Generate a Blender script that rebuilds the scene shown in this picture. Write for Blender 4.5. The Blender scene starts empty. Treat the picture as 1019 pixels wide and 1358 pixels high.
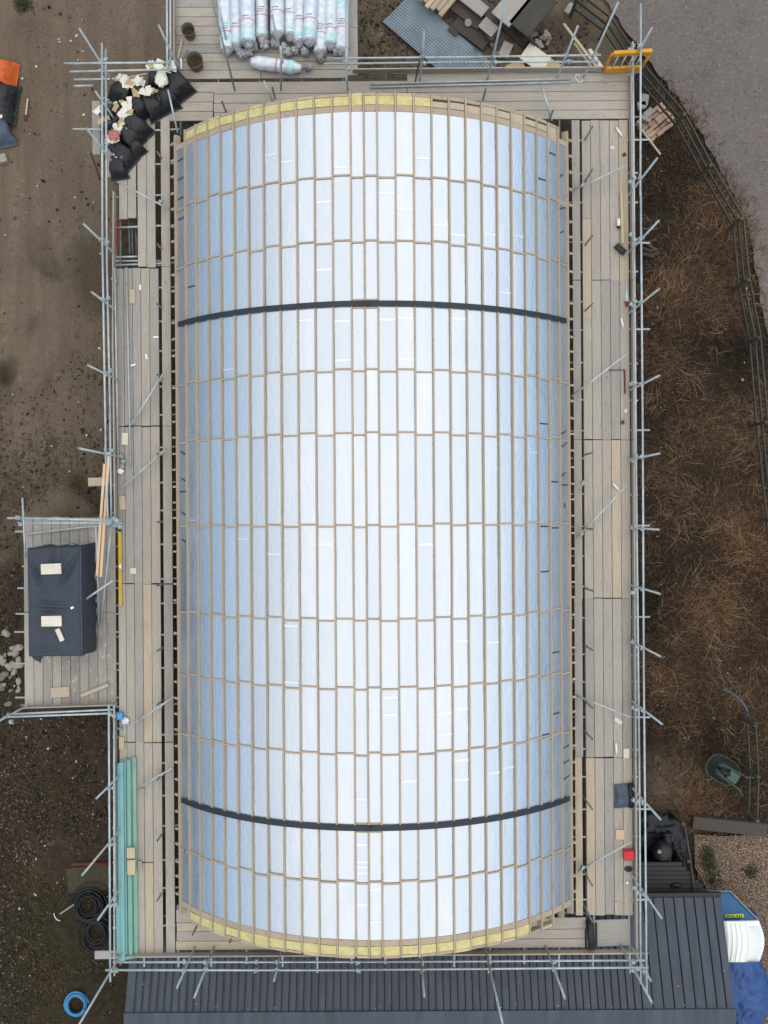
import bpy, bmesh, math, random
import numpy as np
from mathutils import Vector, Matrix, noise, Euler

random.seed(7)
rng = np.random.default_rng(7)
S = bpy.context.scene
COL = S.collection

# ------------------------------------------------------------------ camera
F = 1180.0                    # focal length in pixels of the 1019x1358 photograph
CAMZ, CAMX, YAW = 24.8, 0.2175, 0.0068
cam = bpy.data.cameras.new("camera")
cam.sensor_fit = 'VERTICAL'
cam.sensor_height = 24.0
cam.sensor_width = 18.0
cam.lens = 24.0 * F / 1358.0
cam.clip_start, cam.clip_end = 0.1, 2000
camo = bpy.data.objects.new("camera", cam)
camo.location = (CAMX, 0, CAMZ)
camo.rotation_euler = (0, 0, -YAW)
COL.objects.link(camo)
S.camera = camo

# ------------------------------------------------------------------ sky and sun (overcast)
SUN_EL, SUN_AZ = math.radians(74), math.radians(70)
world = bpy.data.worlds.new("World")
S.world = world
world.use_nodes = True
wn, wl = world.node_tree.nodes, world.node_tree.links
wn.clear()
sky = wn.new('ShaderNodeTexSky')
sky.sky_type = 'NISHITA'
sky.sun_disc = False
sky.sun_elevation = SUN_EL
sky.sun_rotation = SUN_AZ
sky.ozone_density = 3.0
sky.dust_density = 0.6
geo = wn.new('ShaderNodeTexCoord')
sep = wn.new('ShaderNodeSeparateXYZ')
wl.new(geo.outputs['Generated'], sep.inputs[0])
clampz = wn.new('ShaderNodeClamp')
wl.new(sep.outputs['Z'], clampz.inputs['Value'])
ramp = wn.new('ShaderNodeValToRGB')           # overcast vault: bright overhead, a third of that at the horizon
ramp.color_ramp.elements[0].position = 0.0
ramp.color_ramp.elements[0].color = (0.27, 0.47, 0.72, 1)
ramp.color_ramp.elements[1].position = 1.0
ramp.color_ramp.elements[1].color = (1.03, 1.0, 0.99, 1)
for _p, _c in ((0.28, (0.45, 0.65, 0.88, 1)), (0.48, (0.82, 0.89, 0.98, 1)), (0.70, (0.98, 0.99, 1.0, 1))):
    _e = ramp.color_ramp.elements.new(_p)
    _e.color = _c
wl.new(clampz.outputs[0], ramp.inputs[0])
cloudmul = wn.new('ShaderNodeVectorMath')
cloudmul.operation = 'SCALE'
cloudmul.inputs['Scale'].default_value = 11.7
wl.new(ramp.outputs['Color'], cloudmul.inputs[0])
addsky = wn.new('ShaderNodeVectorMath')
addsky.operation = 'ADD'
skymul = wn.new('ShaderNodeVectorMath')
skymul.operation = 'SCALE'
skymul.inputs['Scale'].default_value = 0.22
wl.new(sky.outputs[0], skymul.inputs[0])
wl.new(cloudmul.outputs[0], addsky.inputs[0])
wl.new(skymul.outputs[0], addsky.inputs[1])
bg = wn.new('ShaderNodeBackground')
bg.inputs['Strength'].default_value = 0.10
wl.new(addsky.outputs[0], bg.inputs['Color'])
wo = wn.new('ShaderNodeOutputWorld')
wl.new(bg.outputs[0], wo.inputs['Surface'])

sun = bpy.data.lights.new("sun", 'SUN')
sun.energy = 1.1
sun.angle = math.radians(115)
sun.color = (1.0, 0.96, 0.9)
suno = bpy.data.objects.new("sun", sun)
suno.rotation_euler = (math.pi/2 - SUN_EL, 0, math.pi - SUN_AZ)
suno.location = (0, 0, 40)
COL.objects.link(suno)

S.view_settings.view_transform = 'Standard'
S.view_settings.look = 'None'
S.view_settings.exposure = 0.0
S.view_settings.gamma = 1.0
S.view_settings.use_curve_mapping = False
S.cycles.max_bounces = 6
S.cycles.diffuse_bounces = 3
S.cycles.glossy_bounces = 3
S.cycles.use_denoising = True

# ------------------------------------------------------------------ helpers
def P(px, py, z):
    """point at height z that the photograph shows at pixel (px, py)"""
    d = (CAMZ - z) / F
    u, v = (px - 509.5) * d, (679 - py) * d
    c, s = math.cos(YAW), math.sin(YAW)
    return Vector((CAMX + c*u + s*v, -s*u + c*v, z))

def lin(r, g, b):
    def f(c):
        c /= 255.0
        return c/12.92 if c <= 0.04045 else ((c+0.055)/1.055)**2.4
    return (f(r), f(g), f(b), 1.0)

class MB:
    def __init__(self):
        self.v, self.f = [], []
    def add(self, vs, fs):
        o = len(self.v)
        self.v += [Vector(p) for p in vs]
        self.f += [tuple(i+o for i in f) for f in fs]
        return self
    def box(self, c, size, rot=None):
        a, b, h = size[0]/2, size[1]/2, size[2]/2
        vs = [Vector((x, y, z)) for z in (-h, h) for x, y in ((-a, -b), (a, -b), (a, b), (-a, b))]
        if rot is not None:
            vs = [rot @ v for v in vs]
        c = Vector(c)
        return self.add([v+c for v in vs], [(3,2,1,0),(4,5,6,7),(0,1,5,4),(1,2,6,5),(2,3,7,6),(3,0,4,7)])
    def prism(self, pts, z0, z1):
        n = len(pts)
        vs = [Vector((p[0], p[1], z0)) for p in pts] + [Vector((p[0], p[1], z1)) for p in pts]
        a = sum(pts[i][0]*pts[(i+1) % n][1]-pts[(i+1) % n][0]*pts[i][1] for i in range(n))
        if a < 0:
            vs = vs[:n][::-1] + vs[n:][::-1]
        return self.add(vs, [tuple(range(n))[::-1], tuple(range(n, 2*n))] + [(i, (i+1) % n, n+(i+1) % n, n+i) for i in range(n)])
    def tube(self, p1, p2, r, n=10, r2=None, hollow=True):
        p1, p2 = Vector(p1), Vector(p2)
        r2 = r if r2 is None else r2
        d = (p2-p1).normalized()
        a = d.orthogonal().normalized()
        b = d.cross(a)
        ring = lambda p, rr: [p + rr*(math.cos(2*math.pi*i/n)*a + math.sin(2*math.pi*i/n)*b) for i in range(n)]
        vs = ring(p1, r) + ring(p2, r2)
        fs = [(i, (i+1) % n, n+(i+1) % n, n+i) for i in range(n)]
        if hollow:      # open bore at both ends
            k = 0.82
            vs += ring(p1, r*k) + ring(p2, r2*k) + ring(p1 + d*r*2.5, r*k) + ring(p2 - d*r2*2.5, r2*k)
            fs += [((i+1) % n, i, 2*n+i, 2*n+(i+1) % n) for i in range(n)]
            fs += [(n+i, n+(i+1) % n, 3*n+(i+1) % n, 3*n+i) for i in range(n)]
            fs += [((i+1) % n + 2*n, 2*n+i, 4*n+i, 4*n+(i+1) % n) for i in range(n)]
            fs += [(3*n+i, 3*n+(i+1) % n, 5*n+(i+1) % n, 5*n+i) for i in range(n)]
            fs += [tuple(4*n+i for i in range(n))[::-1], tuple(5*n+i for i in range(n))]
        else:
            fs += [tuple(range(n))[::-1], tuple(range(n, 2*n))]
        return self.add(vs, fs)
    def sweep(self, pts, r, n=6):
        pts = [Vector(p) for p in pts]
        vs, fs = [], []
        a = None
        for k, p in enumerate(pts):
            d = (pts[min(k+1, len(pts)-1)] - pts[max(k-1, 0)]).normalized()
            if a is None:
                a = d.orthogonal().normalized()
            a = (a - d*a.dot(d))
            a = a.normalized() if a.length > 1e-6 else d.orthogonal().normalized()
            b = d.cross(a)
            rr = r[k] if isinstance(r, (list, tuple)) else r
            vs += [p + rr*(math.cos(2*math.pi*i/n)*a + math.sin(2*math.pi*i/n)*b) for i in range(n)]
        for k in range(len(pts)-1):
            fs += [(k*n+i, k*n+(i+1) % n, (k+1)*n+(i+1) % n, (k+1)*n+i) for i in range(n)]
        m = (len(pts)-1)*n
        fs += [tuple(range(n))[::-1], tuple(m+i for i in range(n))]
        return self.add(vs, fs)
    def grid(self, fn, nu, nv, wrapv=False):
        vs = [fn(i/nu, j/nv) for i in range(nu+1) for j in range(nv + (0 if wrapv else 1))]
        w = nv if wrapv else nv+1
        fs = []
        for i in range(nu):
            for j in range(nv):
                j2 = (j+1) % w
                fs.append((i*w+j, i*w+j2, (i+1)*w+j2, (i+1)*w+j))
        return self.add(vs, fs)

def mesh_from(name, v, f, smooth=False):
    me = bpy.data.meshes.new(name)
    me.from_pydata([tuple(p) for p in v], [], f)
    me.update()
    if smooth:
        me.polygons.foreach_set('use_smooth', [True]*len(me.polygons))
    return me

def tag(o, label=None, cat=None, group=None, kind=None):
    if label: o['label'] = label
    if cat: o['category'] = cat
    if group: o['group'] = group
    if kind: o['kind'] = kind
    return o

def thing(name, loc, label, cat, group=None):
    o = bpy.data.objects.new(name, None)
    o.empty_display_size = 0.2
    o.location = loc
    COL.objects.link(o)
    return tag(o, label, cat, group)

def put(name, me, loc, mat=None, parent=None, rot=None):
    """link a mesh object at a world position; parents are translated (never rotated)"""
    o = bpy.data.objects.new(name, me)
    if mat is not None and not me.materials:
        me.materials.append(M[mat] if isinstance(mat, str) else mat)
    base = Vector((0, 0, 0))
    p = parent
    while p is not None:
        base += p.location
        p = p.parent
    o.location = Vector(loc) - base
    if rot is not None:
        o.rotation_euler = rot
    o.parent = parent
    COL.objects.link(o)
    return o

def build(name, mb, mat, parent=None, smooth=False, label=None, cat=None, group=None, kind=None, base=False):
    """one mesh object out of world-space geometry, its origin at its own middle"""
    v = mb.v
    c = Vector([(min(p[i] for p in v)+max(p[i] for p in v))/2 for i in range(3)])
    if base:
        c.z = min(p.z for p in v)
    me = mesh_from(name, [p-c for p in v], mb.f, smooth)
    if parent is not None and parent.type == 'MESH' and any(abs(a) > 1e-6 for a in parent.rotation_euler):
        raise ValueError(name)
    o = put(name, me, c, mat, parent)
    return tag(o, label, cat, group, kind)

_boxes = {}
def bar(name, p1, p2, w, t, mat, parent=None, up=Vector((0, 0, 1)), label=None, cat=None, group=None, roll=0.0, chamfer=0.0):
    """a straight timber from p1 to p2 (centre line), long axis = local X, so that the grain runs along it"""
    p1, p2 = Vector(p1), Vector(p2)
    d = p2-p1
    L = d.length
    x = d.normalized()
    y = up.cross(x)
    y = y.normalized() if y.length > 1e-6 else x.orthogonal().normalized()
    z = x.cross(y)
    R = Matrix((x, y, z)).transposed()
    if roll:
        R = R @ Matrix.Rotation(roll, 3, 'X')
    key = (round(L, 4), round(w, 4), round(t, 4), str(mat), name)
    me = _boxes.get(key)
    if me is None:
        mb = MB()
        c = chamfer or min(w, t)*0.12
        a, b, h = L/2, w/2, t/2
        prof = [(-b+c, -h), (b-c, -h), (b, -h+c), (b, h-c), (b-c, h), (-b+c, h), (-b, h-c), (-b, -h+c)]
        vs = [Vector((-a, q[0], q[1])) for q in prof] + [Vector((a, q[0], q[1])) for q in prof]
        mb.add(vs, [tuple(range(8))[::-1], tuple(range(8, 16))] + [(i, (i+1) % 8, 8+(i+1) % 8, 8+i) for i in range(8)])
        me = mesh_from(name, mb.v, mb.f)
        _boxes[key] = me
    o = put(name, me, (p1+p2)/2, mat, parent, R.to_euler())
    return tag(o, label, cat, group)

def nz(x, y, z=0.0):
    return noise.noise(Vector((x, y, z)))

# ------------------------------------------------------------------ materials
M = {}
def newmat(name):
    m = bpy.data.materials.new(name)
    m.use_nodes = True
    nt = m.node_tree
    b = nt.nodes['Principled BSDF']
    M[name] = m
    return m, nt, b

def N(nt, kind, **kw):
    n = nt.nodes.new(kind)
    for k, v in kw.items():
        setattr(n, k, v)
    return n

def coords(nt, scale=(1, 1, 1), kind='Object', randomise=True):
    tc = N(nt, 'ShaderNodeTexCoord')
    mp = N(nt, 'ShaderNodeMapping')
    mp.inputs['Scale'].default_value = scale
    src = tc.outputs[kind]
    if randomise:
        oi = N(nt, 'ShaderNodeObjectInfo')
        ml = N(nt, 'ShaderNodeMath', operation='MULTIPLY')
        ml.inputs[1].default_value = 137.0
        nt.links.new(oi.outputs['Random'], ml.inputs[0])
        ad = N(nt, 'ShaderNodeVectorMath', operation='ADD')
        nt.links.new(src, ad.inputs[0])
        nt.links.new(ml.outputs[0], ad.inputs[1])
        src = ad.outputs[0]
    nt.links.new(src, mp.inputs['Vector'])
    return mp.outputs[0]

def noise_tex(nt, vec, scale, detail=4, rough=0.6, lo=0.3, hi=0.7):
    n = N(nt, 'ShaderNodeTexNoise')
    n.inputs['Scale'].default_value = scale
    n.inputs['Detail'].default_value = detail
    n.inputs['Roughness'].default_value = rough
    nt.links.new(vec, n.inputs['Vector'])
    mr = N(nt, 'ShaderNodeMapRange')
    mr.inputs['From Min'].default_value = lo
    mr.inputs['From Max'].default_value = hi
    nt.links.new(n.outputs['Fac'], mr.inputs['Value'])
    return mr.outputs[0]

def mix(nt, fac, a, b, blend='MIX'):
    m = N(nt, 'ShaderNodeMix', data_type='RGBA', blend_type=blend)
    for sock, val in ((m.inputs[0], fac), (m.inputs[6], a), (m.inputs[7], b)):
        if hasattr(val, 'links'):
            nt.links.new(val, sock)
        else:
            sock.default_value = val
    return m.outputs[2]

def bump(nt, b, h, dist, strength=0.6):
    bp = N(nt, 'ShaderNodeBump')
    bp.inputs['Strength'].default_value = strength
    bp.inputs['Distance'].default_value = dist
    nt.links.new(h, bp.inputs['Height'])
    nt.links.new(bp.outputs[0], b.inputs['Normal'])

def m_wood(name, c1, c2, c3, var=0.35, stain=0.35, rough=0.85, stain_col=(40, 36, 32)):
    m, nt, b = newmat(name)
    g = noise_tex(nt, coords(nt, (1.2, 28, 28)), 2.0, 6, 0.65)
    bl = noise_tex(nt, coords(nt, (0.7, 2.2, 2.2)), 1.6, 4, 0.6, 0.35, 0.7)
    oi = N(nt, 'ShaderNodeObjectInfo')
    c = mix(nt, oi.outputs['Random'], lin(*c1), lin(*c2))
    c = mix(nt, bl, c, lin(*c3))
    ml = N(nt, 'ShaderNodeMath', operation='MULTIPLY')
    nt.links.new(g, ml.inputs[0]); ml.inputs[1].default_value = var
    c = mix(nt, ml.outputs[0], c, lin(*[int(k*0.68) for k in c3]))
    sp = noise_tex(nt, coords(nt, (2.0, 4.0, 4.0)), 3.0, 5, 0.7, 0.60, 0.74)
    ms = N(nt, 'ShaderNodeMath', operation='MULTIPLY')
    nt.links.new(sp, ms.inputs[0]); ms.inputs[1].default_value = stain
    c = mix(nt, ms.outputs[0], c, lin(*stain_col))
    nt.links.new(c, b.inputs['Base Color'])
    b.inputs['Roughness'].default_value = rough
    b.inputs['Specular IOR Level'].default_value = 0.25
    bump(nt, b, g, 0.004, 0.5)
    return m

def m_plain(name, col, rough=0.6, metal=0.0, var=0.25, scale=6.0, col2=None, bumpd=0.002, spec=0.4, stretch=(1, 1, 1)):
    m, nt, b = newmat(name)
    n = noise_tex(nt, coords(nt, stretch), scale, 5, 0.6)
    c2 = lin(*col2) if col2 else tuple(k*(1-var) for k in lin(*col)[:3]) + (1,)
    c = mix(nt, n, lin(*col), c2)
    nt.links.new(c, b.inputs['Base Color'])
    b.inputs['Roughness'].default_value = rough
    b.inputs['Metallic'].default_value = metal
    b.inputs['Specular IOR Level'].default_value = spec
    if bumpd:
        bump(nt, b, n, bumpd, 0.5)
    return m

m_wood('board', (182, 174, 161), (163, 156, 145), (172, 164, 152), stain=0.5, var=.55, stain_col=(70, 64, 58))
m_wood('board_grey', (172, 167, 160), (152, 147, 141), (162, 156, 148), stain=0.55, var=.55, stain_col=(70, 66, 62))
m_wood('board_warm', (194, 180, 157), (180, 166, 145), (186, 172, 150), stain=0.35, var=.55, stain_col=(90, 78, 66))
m_wood('timber', (180, 163, 140), (163, 147, 126), (171, 155, 133), stain=0.6, stain_col=(92, 78, 66))
m_wood('timber_pale', (196, 182, 152), (182, 166, 136), (190, 174, 144), stain=0.3, stain_col=(120, 100, 76))
m_wood('timber_pink', (212, 180, 148), (202, 170, 138), (206, 176, 142), stain=0.15)
m_wood('timber_dark', (84, 76, 70), (68, 62, 58), (76, 70, 64), stain=0.4)
m_wood('fence_wood', (84, 80, 74), (62, 60, 56), (74, 72, 62), stain=0.5, stain_col=(34, 34, 30))
m_wood('deck_dark', (66, 64, 64), (56, 54, 55), (60, 58, 58), stain=0.4, stain_col=(30, 30, 30))
m_wood('treated', (128, 172, 160), (148, 176, 152), (112, 160, 152), stain=0.2, var=0.25, stain_col=(70, 110, 100))
m_wood('treated_blue', (124, 172, 174), (112, 160, 166), (134, 176, 172), stain=0.15, var=0.2, stain_col=(60, 110, 115))
m_wood('ply', (188, 164, 122), (196, 174, 134), (180, 156, 116), stain=0.15)
m_wood('offcut_white', (206, 200, 182), (220, 216, 202), (196, 188, 168), stain=0.15, var=0.15)
m_wood('board_splashed', (160, 153, 145), (142, 136, 129), (150, 144, 135), stain=0.5, var=.5)
_nt = M['board_splashed'].node_tree; _b = _nt.nodes['Principled BSDF']
_src = _b.inputs['Base Color'].links[0].from_socket
_sp = noise_tex(_nt, coords(_nt, (3.2, 5, 5), 'Object'), 1.5, 7, .8, .56, .66)
_nt.links.new(mix(_nt, _sp, _src, lin(198, 192, 178)), _b.inputs['Base Color'])
m_plain('galv', (186, 194, 194), 0.45, 0.22, 0.3, 5.0, (150, 158, 158))
m_plain('galv_old', (134, 138, 134), 0.55, 0.2, 0.35, 5.0, (98, 102, 96))
m_plain('coupler_steel', (158, 172, 172), 0.45, 0.3, 0.4, 20.0)
m_plain('rust', (120, 52, 36), 0.85, 0.1, 0.35, 14.0, (70, 40, 32))
m_plain('red_net', (168, 58, 46), 0.8, 0.0, 0.4, 14.0, (110, 40, 34))
m_plain('strap', (38, 43, 50), 0.55, 0.0, 0.2, 8.0)
m_plain('dark_mark', (52, 64, 84), 0.6, 0.0, 0.2, 8.0)
m_plain('tape', (210, 214, 220), 0.3, 0.7, 0.1, 9.0)
m_plain('wool', (200, 190, 138), 0.95, 0.0, 0.2, 9.0, (176, 165, 110), 0.012, 0.1)
m_plain('mud', (84, 72, 48), 0.9, 0.0, 0.4, 9.0, (58, 48, 34), 0.01, 0.2)
m_plain('bucket_plastic', (92, 84, 66), 0.6, 0.0, 0.3, 7.0)
m_plain('sack', (22, 22, 25), 0.42, 0.0, 0.35, 7.0, (14, 15, 17), 0.03, 0.5)
m_plain('sack_grey', (62, 72, 74), 0.45, 0.0, 0.3, 9.0, (40, 48, 50), 0.004, 0.5)
m_plain('sack_blue', (70, 82, 98), 0.5, 0.0, 0.3, 7.0, (48, 58, 72), 0.004, 0.5)
m_plain('sack_orange', (222, 112, 52), 0.5, 0.0, 0.3, 7.0, (180, 70, 30), 0.004, 0.5)
m_plain('plaster', (222, 218, 204), 0.9, 0.0, 0.12, 12.0)
m_plain('pink_wool', (206, 138, 132), 0.95, 0.0, 0.3, 22.0, (150, 90, 86), 0.01)
m_plain('film_white', (214, 220, 226), 0.28, 0.15, 0.1, 9.0, (178, 186, 196), 0.014, 0.6)
m_plain('film_grey', (176, 178, 180), 0.3, 0.0, 0.4, 9.0, (116, 118, 122), 0.01, 0.7)
m_plain('print_teal', (122, 196, 192), 0.35, 0.0, 0.0, 10.0, (206, 226, 228), 0.0, 0.5)
m_plain('print_red', (196, 128, 134), 0.4, 0.0, 0.1, 10.0)
m_plain('print_grey', (112, 116, 134), 0.4, 0.0, 0.2, 3.0, None, 0.0)
m_plain('tarp', (58, 64, 73), 0.6, 0.0, 0.15, 4.0, (50, 56, 64), 0.002, 0.25)
m_plain('tarp_black', (30, 31, 34), 0.5, 0.0, 0.3, 6.0)
m_plain('yellow_level', (196, 164, 46), 0.5, 0.0, 0.15, 8.0)
m_plain('barrier_yellow', (206, 148, 38), 0.5, 0.0, 0.25, 6.0, (178, 122, 30))
m_plain('red_plastic', (198, 38, 52), 0.45, 0.0, 0.15, 6.0)
m_plain('red_handle', (120, 24, 40), 0.5, 0.0, 0.15, 6.0)
m_plain('black_plastic', (26, 27, 29), 0.4, 0.0, 0.2, 6.0)
m_plain('pipe_black', (17, 18, 19), 0.4, 0.0, 0.2, 6.0)
m_plain('pipe_blue', (62, 132, 176), 0.4, 0.0, 0.2, 6.0)
m_plain('white_plastic', (226, 228, 228), 0.4, 0.0, 0.08, 6.0)
m_plain('cream_plastic', (224, 226, 220), 0.45, 0.0, 0.08, 4.0)
m_plain('roof_steel', (64, 72, 84), 0.45, 0.1, 0.1, 1.6, (46, 53, 62), 0.001, 0.4, stretch=(3, .6, 1))
m_plain('corrugated', (146, 160, 168), 0.5, 0.3, 0.22, 3.0, (126, 140, 148), 0.0)
m_plain('stone', (158, 149, 134), 0.95, 0.0, 0.3, 12.0)
m_plain('concrete', (150, 146, 140), 0.95, 0.0, 0.25, 8.0)
m_plain('slab_grey', (120, 114, 110), 0.95, 0.0, 0.25, 5.0)
m_plain('blue_paint', (40, 98, 140), 0.35, 0.0, 0.15, 3.0)
m_plain('blue_tarp', (48, 82, 136), 0.5, 0.0, 0.3, 5.0, (36, 64, 114), 0.01, 0.4)
m_plain('plate_yellow', (190, 186, 70), 0.5, 0.0, 0.1, 3.0)
m_plain('green_paint', (38, 50, 46), 0.6, 0.0, 0.3, 8.0)
m_plain('green_grey', (74, 90, 84), 0.6, 0.0, 0.3, 8.0)
m_plain('sheathing', (74, 58, 44), 0.9, 0.0, 0.3, 5.0)
m_plain('moss', (70, 64, 46), 0.95, 0.0, 0.3, 8.0)
m_plain('blue_bit', (70, 150, 200), 0.5, 0.0, 0.2, 8.0)

# bricks: a different clay tone for every brick
m, nt, b = newmat('brick')
oi = N(nt, 'ShaderNodeObjectInfo')
c = mix(nt, oi.outputs['Random'], lin(182, 152, 128), lin(140, 112, 92))
c = mix(nt, noise_tex(nt, coords(nt), 14, 4), c, lin(160, 140, 124))
nt.links.new(c, b.inputs['Base Color']); b.inputs['Roughness'].default_value = 0.95

# foil facing of the insulation boards: brushed aluminium that mirrors the sky
m, nt, b = newmat('foil')
oi = N(nt, 'ShaderNodeObjectInfo')
st = noise_tex(nt, coords(nt, (30, 0.35, 1)), 2.0, 4, 0.6, 0.35, 0.65)
bl = noise_tex(nt, coords(nt, (2.5, 1.2, 1)), 1.4, 4, 0.6, 0.3, 0.75)
c = mix(nt, oi.outputs['Random'], lin(186, 193, 198), lin(199, 204, 208))
bl2 = N(nt, 'ShaderNodeMath', operation='MULTIPLY'); bl2.inputs[1].default_value = 0.5; nt.links.new(bl, bl2.inputs[0])
c = mix(nt, bl2.outputs[0], c, lin(190, 198, 203))
ml = N(nt, 'ShaderNodeMath', operation='MULTIPLY'); ml.inputs[1].default_value = 0.35
nt.links.new(st, ml.inputs[0])
c = mix(nt, ml.outputs[0], c, lin(172, 184, 202))
dirt = noise_tex(nt, coords(nt, (4, 4, 1)), 3.0, 6, 0.7, 0.66, 0.8)
ml2 = N(nt, 'ShaderNodeMath', operation='MULTIPLY'); ml2.inputs[1].default_value = 0.25
nt.links.new(dirt, ml2.inputs[0])
c = mix(nt, ml2.outputs[0], c, lin(128, 130, 134))
nt.links.new(c, b.inputs['Base Color'])
b.inputs['Metallic'].default_value = 0.8
rr = N(nt, 'ShaderNodeMapRange'); rr.inputs['To Min'].default_value = 0.22; rr.inputs['To Max'].default_value = 0.36
nt.links.new(bl, rr.inputs['Value']); nt.links.new(rr.outputs[0], b.inputs['Roughness'])
wr = noise_tex(nt, coords(nt, (5, 2.2, 1)), 2.2, 5, 0.55, 0.2, 0.8)
wr2 = N(nt, 'ShaderNodeMath', operation='MULTIPLY'); wr2.inputs[1].default_value = 4.6; nt.links.new(wr, wr2.inputs[0])
ws = N(nt, 'ShaderNodeMath', operation='ADD'); nt.links.new(st, ws.inputs[0]); nt.links.new(wr2.outputs[0], ws.inputs[1])
bump(nt, b, ws.outputs[0], 0.0016, 0.5)

# soil: dry tan earth, dark soil, scrub litter; weights are plot zones, plus shade painted under the scaffold
m, nt, b = newmat('soil')
at = N(nt, 'ShaderNodeAttribute'); at.attribute_name = 'zone'
sp = N(nt, 'ShaderNodeSeparateColor'); nt.links.new(at.outputs['Color'], sp.inputs[0])
v = coords(nt, (1, 1, 1), randomise=False)
n1 = noise_tex(nt, v, 0.55, 6, 0.62); n2 = noise_tex(nt, v, 5.0, 6, 0.7); n3 = noise_tex(nt, v, 26.0, 4, 0.7)
trk = noise_tex(nt, coords(nt, (2.4, .22, 1), randomise=False), 1.1, 5, .6, .42, .62)
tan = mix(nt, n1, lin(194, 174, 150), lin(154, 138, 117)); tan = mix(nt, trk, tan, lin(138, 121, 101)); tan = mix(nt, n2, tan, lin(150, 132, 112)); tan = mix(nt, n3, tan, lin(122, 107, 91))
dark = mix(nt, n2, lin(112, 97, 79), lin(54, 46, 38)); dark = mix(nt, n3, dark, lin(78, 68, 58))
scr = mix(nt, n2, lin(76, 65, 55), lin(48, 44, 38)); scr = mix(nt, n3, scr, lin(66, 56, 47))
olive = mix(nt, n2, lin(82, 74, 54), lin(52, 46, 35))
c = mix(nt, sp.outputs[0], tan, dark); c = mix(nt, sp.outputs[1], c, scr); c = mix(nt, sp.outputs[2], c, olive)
wv = N(nt, 'ShaderNodeTexVoronoi'); wv.inputs['Scale'].default_value = 9.0
nt.links.new(v, wv.inputs['Vector'])
mr = N(nt, 'ShaderNodeMapRange'); mr.inputs['From Min'].default_value = 0.10; mr.inputs['From Max'].default_value = 0.05
nt.links.new(wv.outputs['Distance'], mr.inputs['Value'])
mm = N(nt, 'ShaderNodeMath', operation='MULTIPLY'); nt.links.new(mr.outputs[0], mm.inputs[0])
gate = noise_tex(nt, v, 1.3, 3, 0.6, 0.5, 0.62); nt.links.new(gate, mm.inputs[1])
c = mix(nt, mm.outputs[0], c, lin(140, 128, 112))
nt.links.new(c, b.inputs['Base Color']); b.inputs['Roughness'].default_value = 0.95; b.inputs['Specular IOR Level'].default_value = 0.15
hs = N(nt, 'ShaderNodeMath', operation='ADD'); nt.links.new(n2, hs.inputs[0]); nt.links.new(n3, hs.inputs[1])
bump(nt, b, hs.outputs[0], 0.06, 1.0)

# worn tarmac
m, nt, b = newmat('tarmac')
v = coords(nt, (1, 1, 1), randomise=False)
n1 = noise_tex(nt, v, 0.35, 6, 0.65); n2 = noise_tex(nt, v, 3.0, 6, 0.75, 0.42, 0.72); n3 = noise_tex(nt, v, 40.0, 3, 0.8)
c = mix(nt, n1, lin(130, 120, 113), lin(104, 98, 95)); c = mix(nt, n2, c, lin(114, 104, 96)); c = mix(nt, n3, c, lin(88, 82, 79))
dk = noise_tex(nt, v, .8, 8, 0.8, 0.50, 0.66)
mm = N(nt, 'ShaderNodeMath', operation='MULTIPLY'); mm.inputs[1].default_value = 0.5; nt.links.new(dk, mm.inputs[0])
c = mix(nt, mm.outputs[0], c, lin(80, 76, 75))
n5 = noise_tex(nt, v, 9.0, 5, .8, .52, .72); c = mix(nt, n5, c, lin(126, 116, 108))
nt.links.new(c, b.inputs['Base Color']); b.inputs['Roughness'].default_value = 0.9; b.inputs['Specular IOR Level'].default_value = 0.2
bump(nt, b, n3, 0.006, 0.7)

# pea shingle
m, nt, b = newmat('shingle')
v = coords(nt, (1, 1, 1), randomise=False)
vo = N(nt, 'ShaderNodeTexVoronoi'); vo.inputs['Scale'].default_value = 24.0; nt.links.new(v, vo.inputs['Vector'])
sc = N(nt, 'ShaderNodeSeparateColor'); nt.links.new(vo.outputs['Color'], sc.inputs[0])
c = mix(nt, sc.outputs[0], lin(168, 142, 114), lin(124, 104, 86)); c = mix(nt, noise_tex(nt, v, 0.8, 5), c, lin(134, 114, 94))
ed = N(nt, 'ShaderNodeMapRange'); ed.inputs['From Min'].default_value = 0.2; ed.inputs['From Max'].default_value = 0.7
nt.links.new(vo.outputs['Distance'], ed.inputs['Value'])
c = mix(nt, ed.outputs[0], c, lin(62, 52, 45))
nt.links.new(c, b.inputs['Base Color']); b.inputs['Roughness'].default_value = 0.95
iv = N(nt, 'ShaderNodeMath', operation='SUBTRACT'); iv.inputs[0].default_value = 1.0; nt.links.new(vo.outputs['Distance'], iv.inputs[1])
bump(nt, b, iv.outputs[0], 0.02, 0.8)

# dead growth and loose stones take the colour of each blade / stone from an attribute
for nm, rg in (('dead_growth', 0.9), ('loose_stone', 0.95)):
    m, nt, b = newmat(nm)
    at = N(nt, 'ShaderNodeAttribute'); at.attribute_name = 'tint'
    nt.links.new(at.outputs['Color'], b.inputs['Base Color'])
    b.inputs['Roughness'].default_value = rg; b.inputs['Specular IOR Level'].default_value = 0.15

# ------------------------------------------------------------------ the ground
def to_px(x, y):
    c, s = math.cos(YAW), math.sin(YAW)
    dx, dy = x-CAMX, y
    u, v = c*dx - s*dy, s*dx + c*dy
    k = F/CAMZ
    return 509.5 + u*k, 679 - v*k

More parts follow.
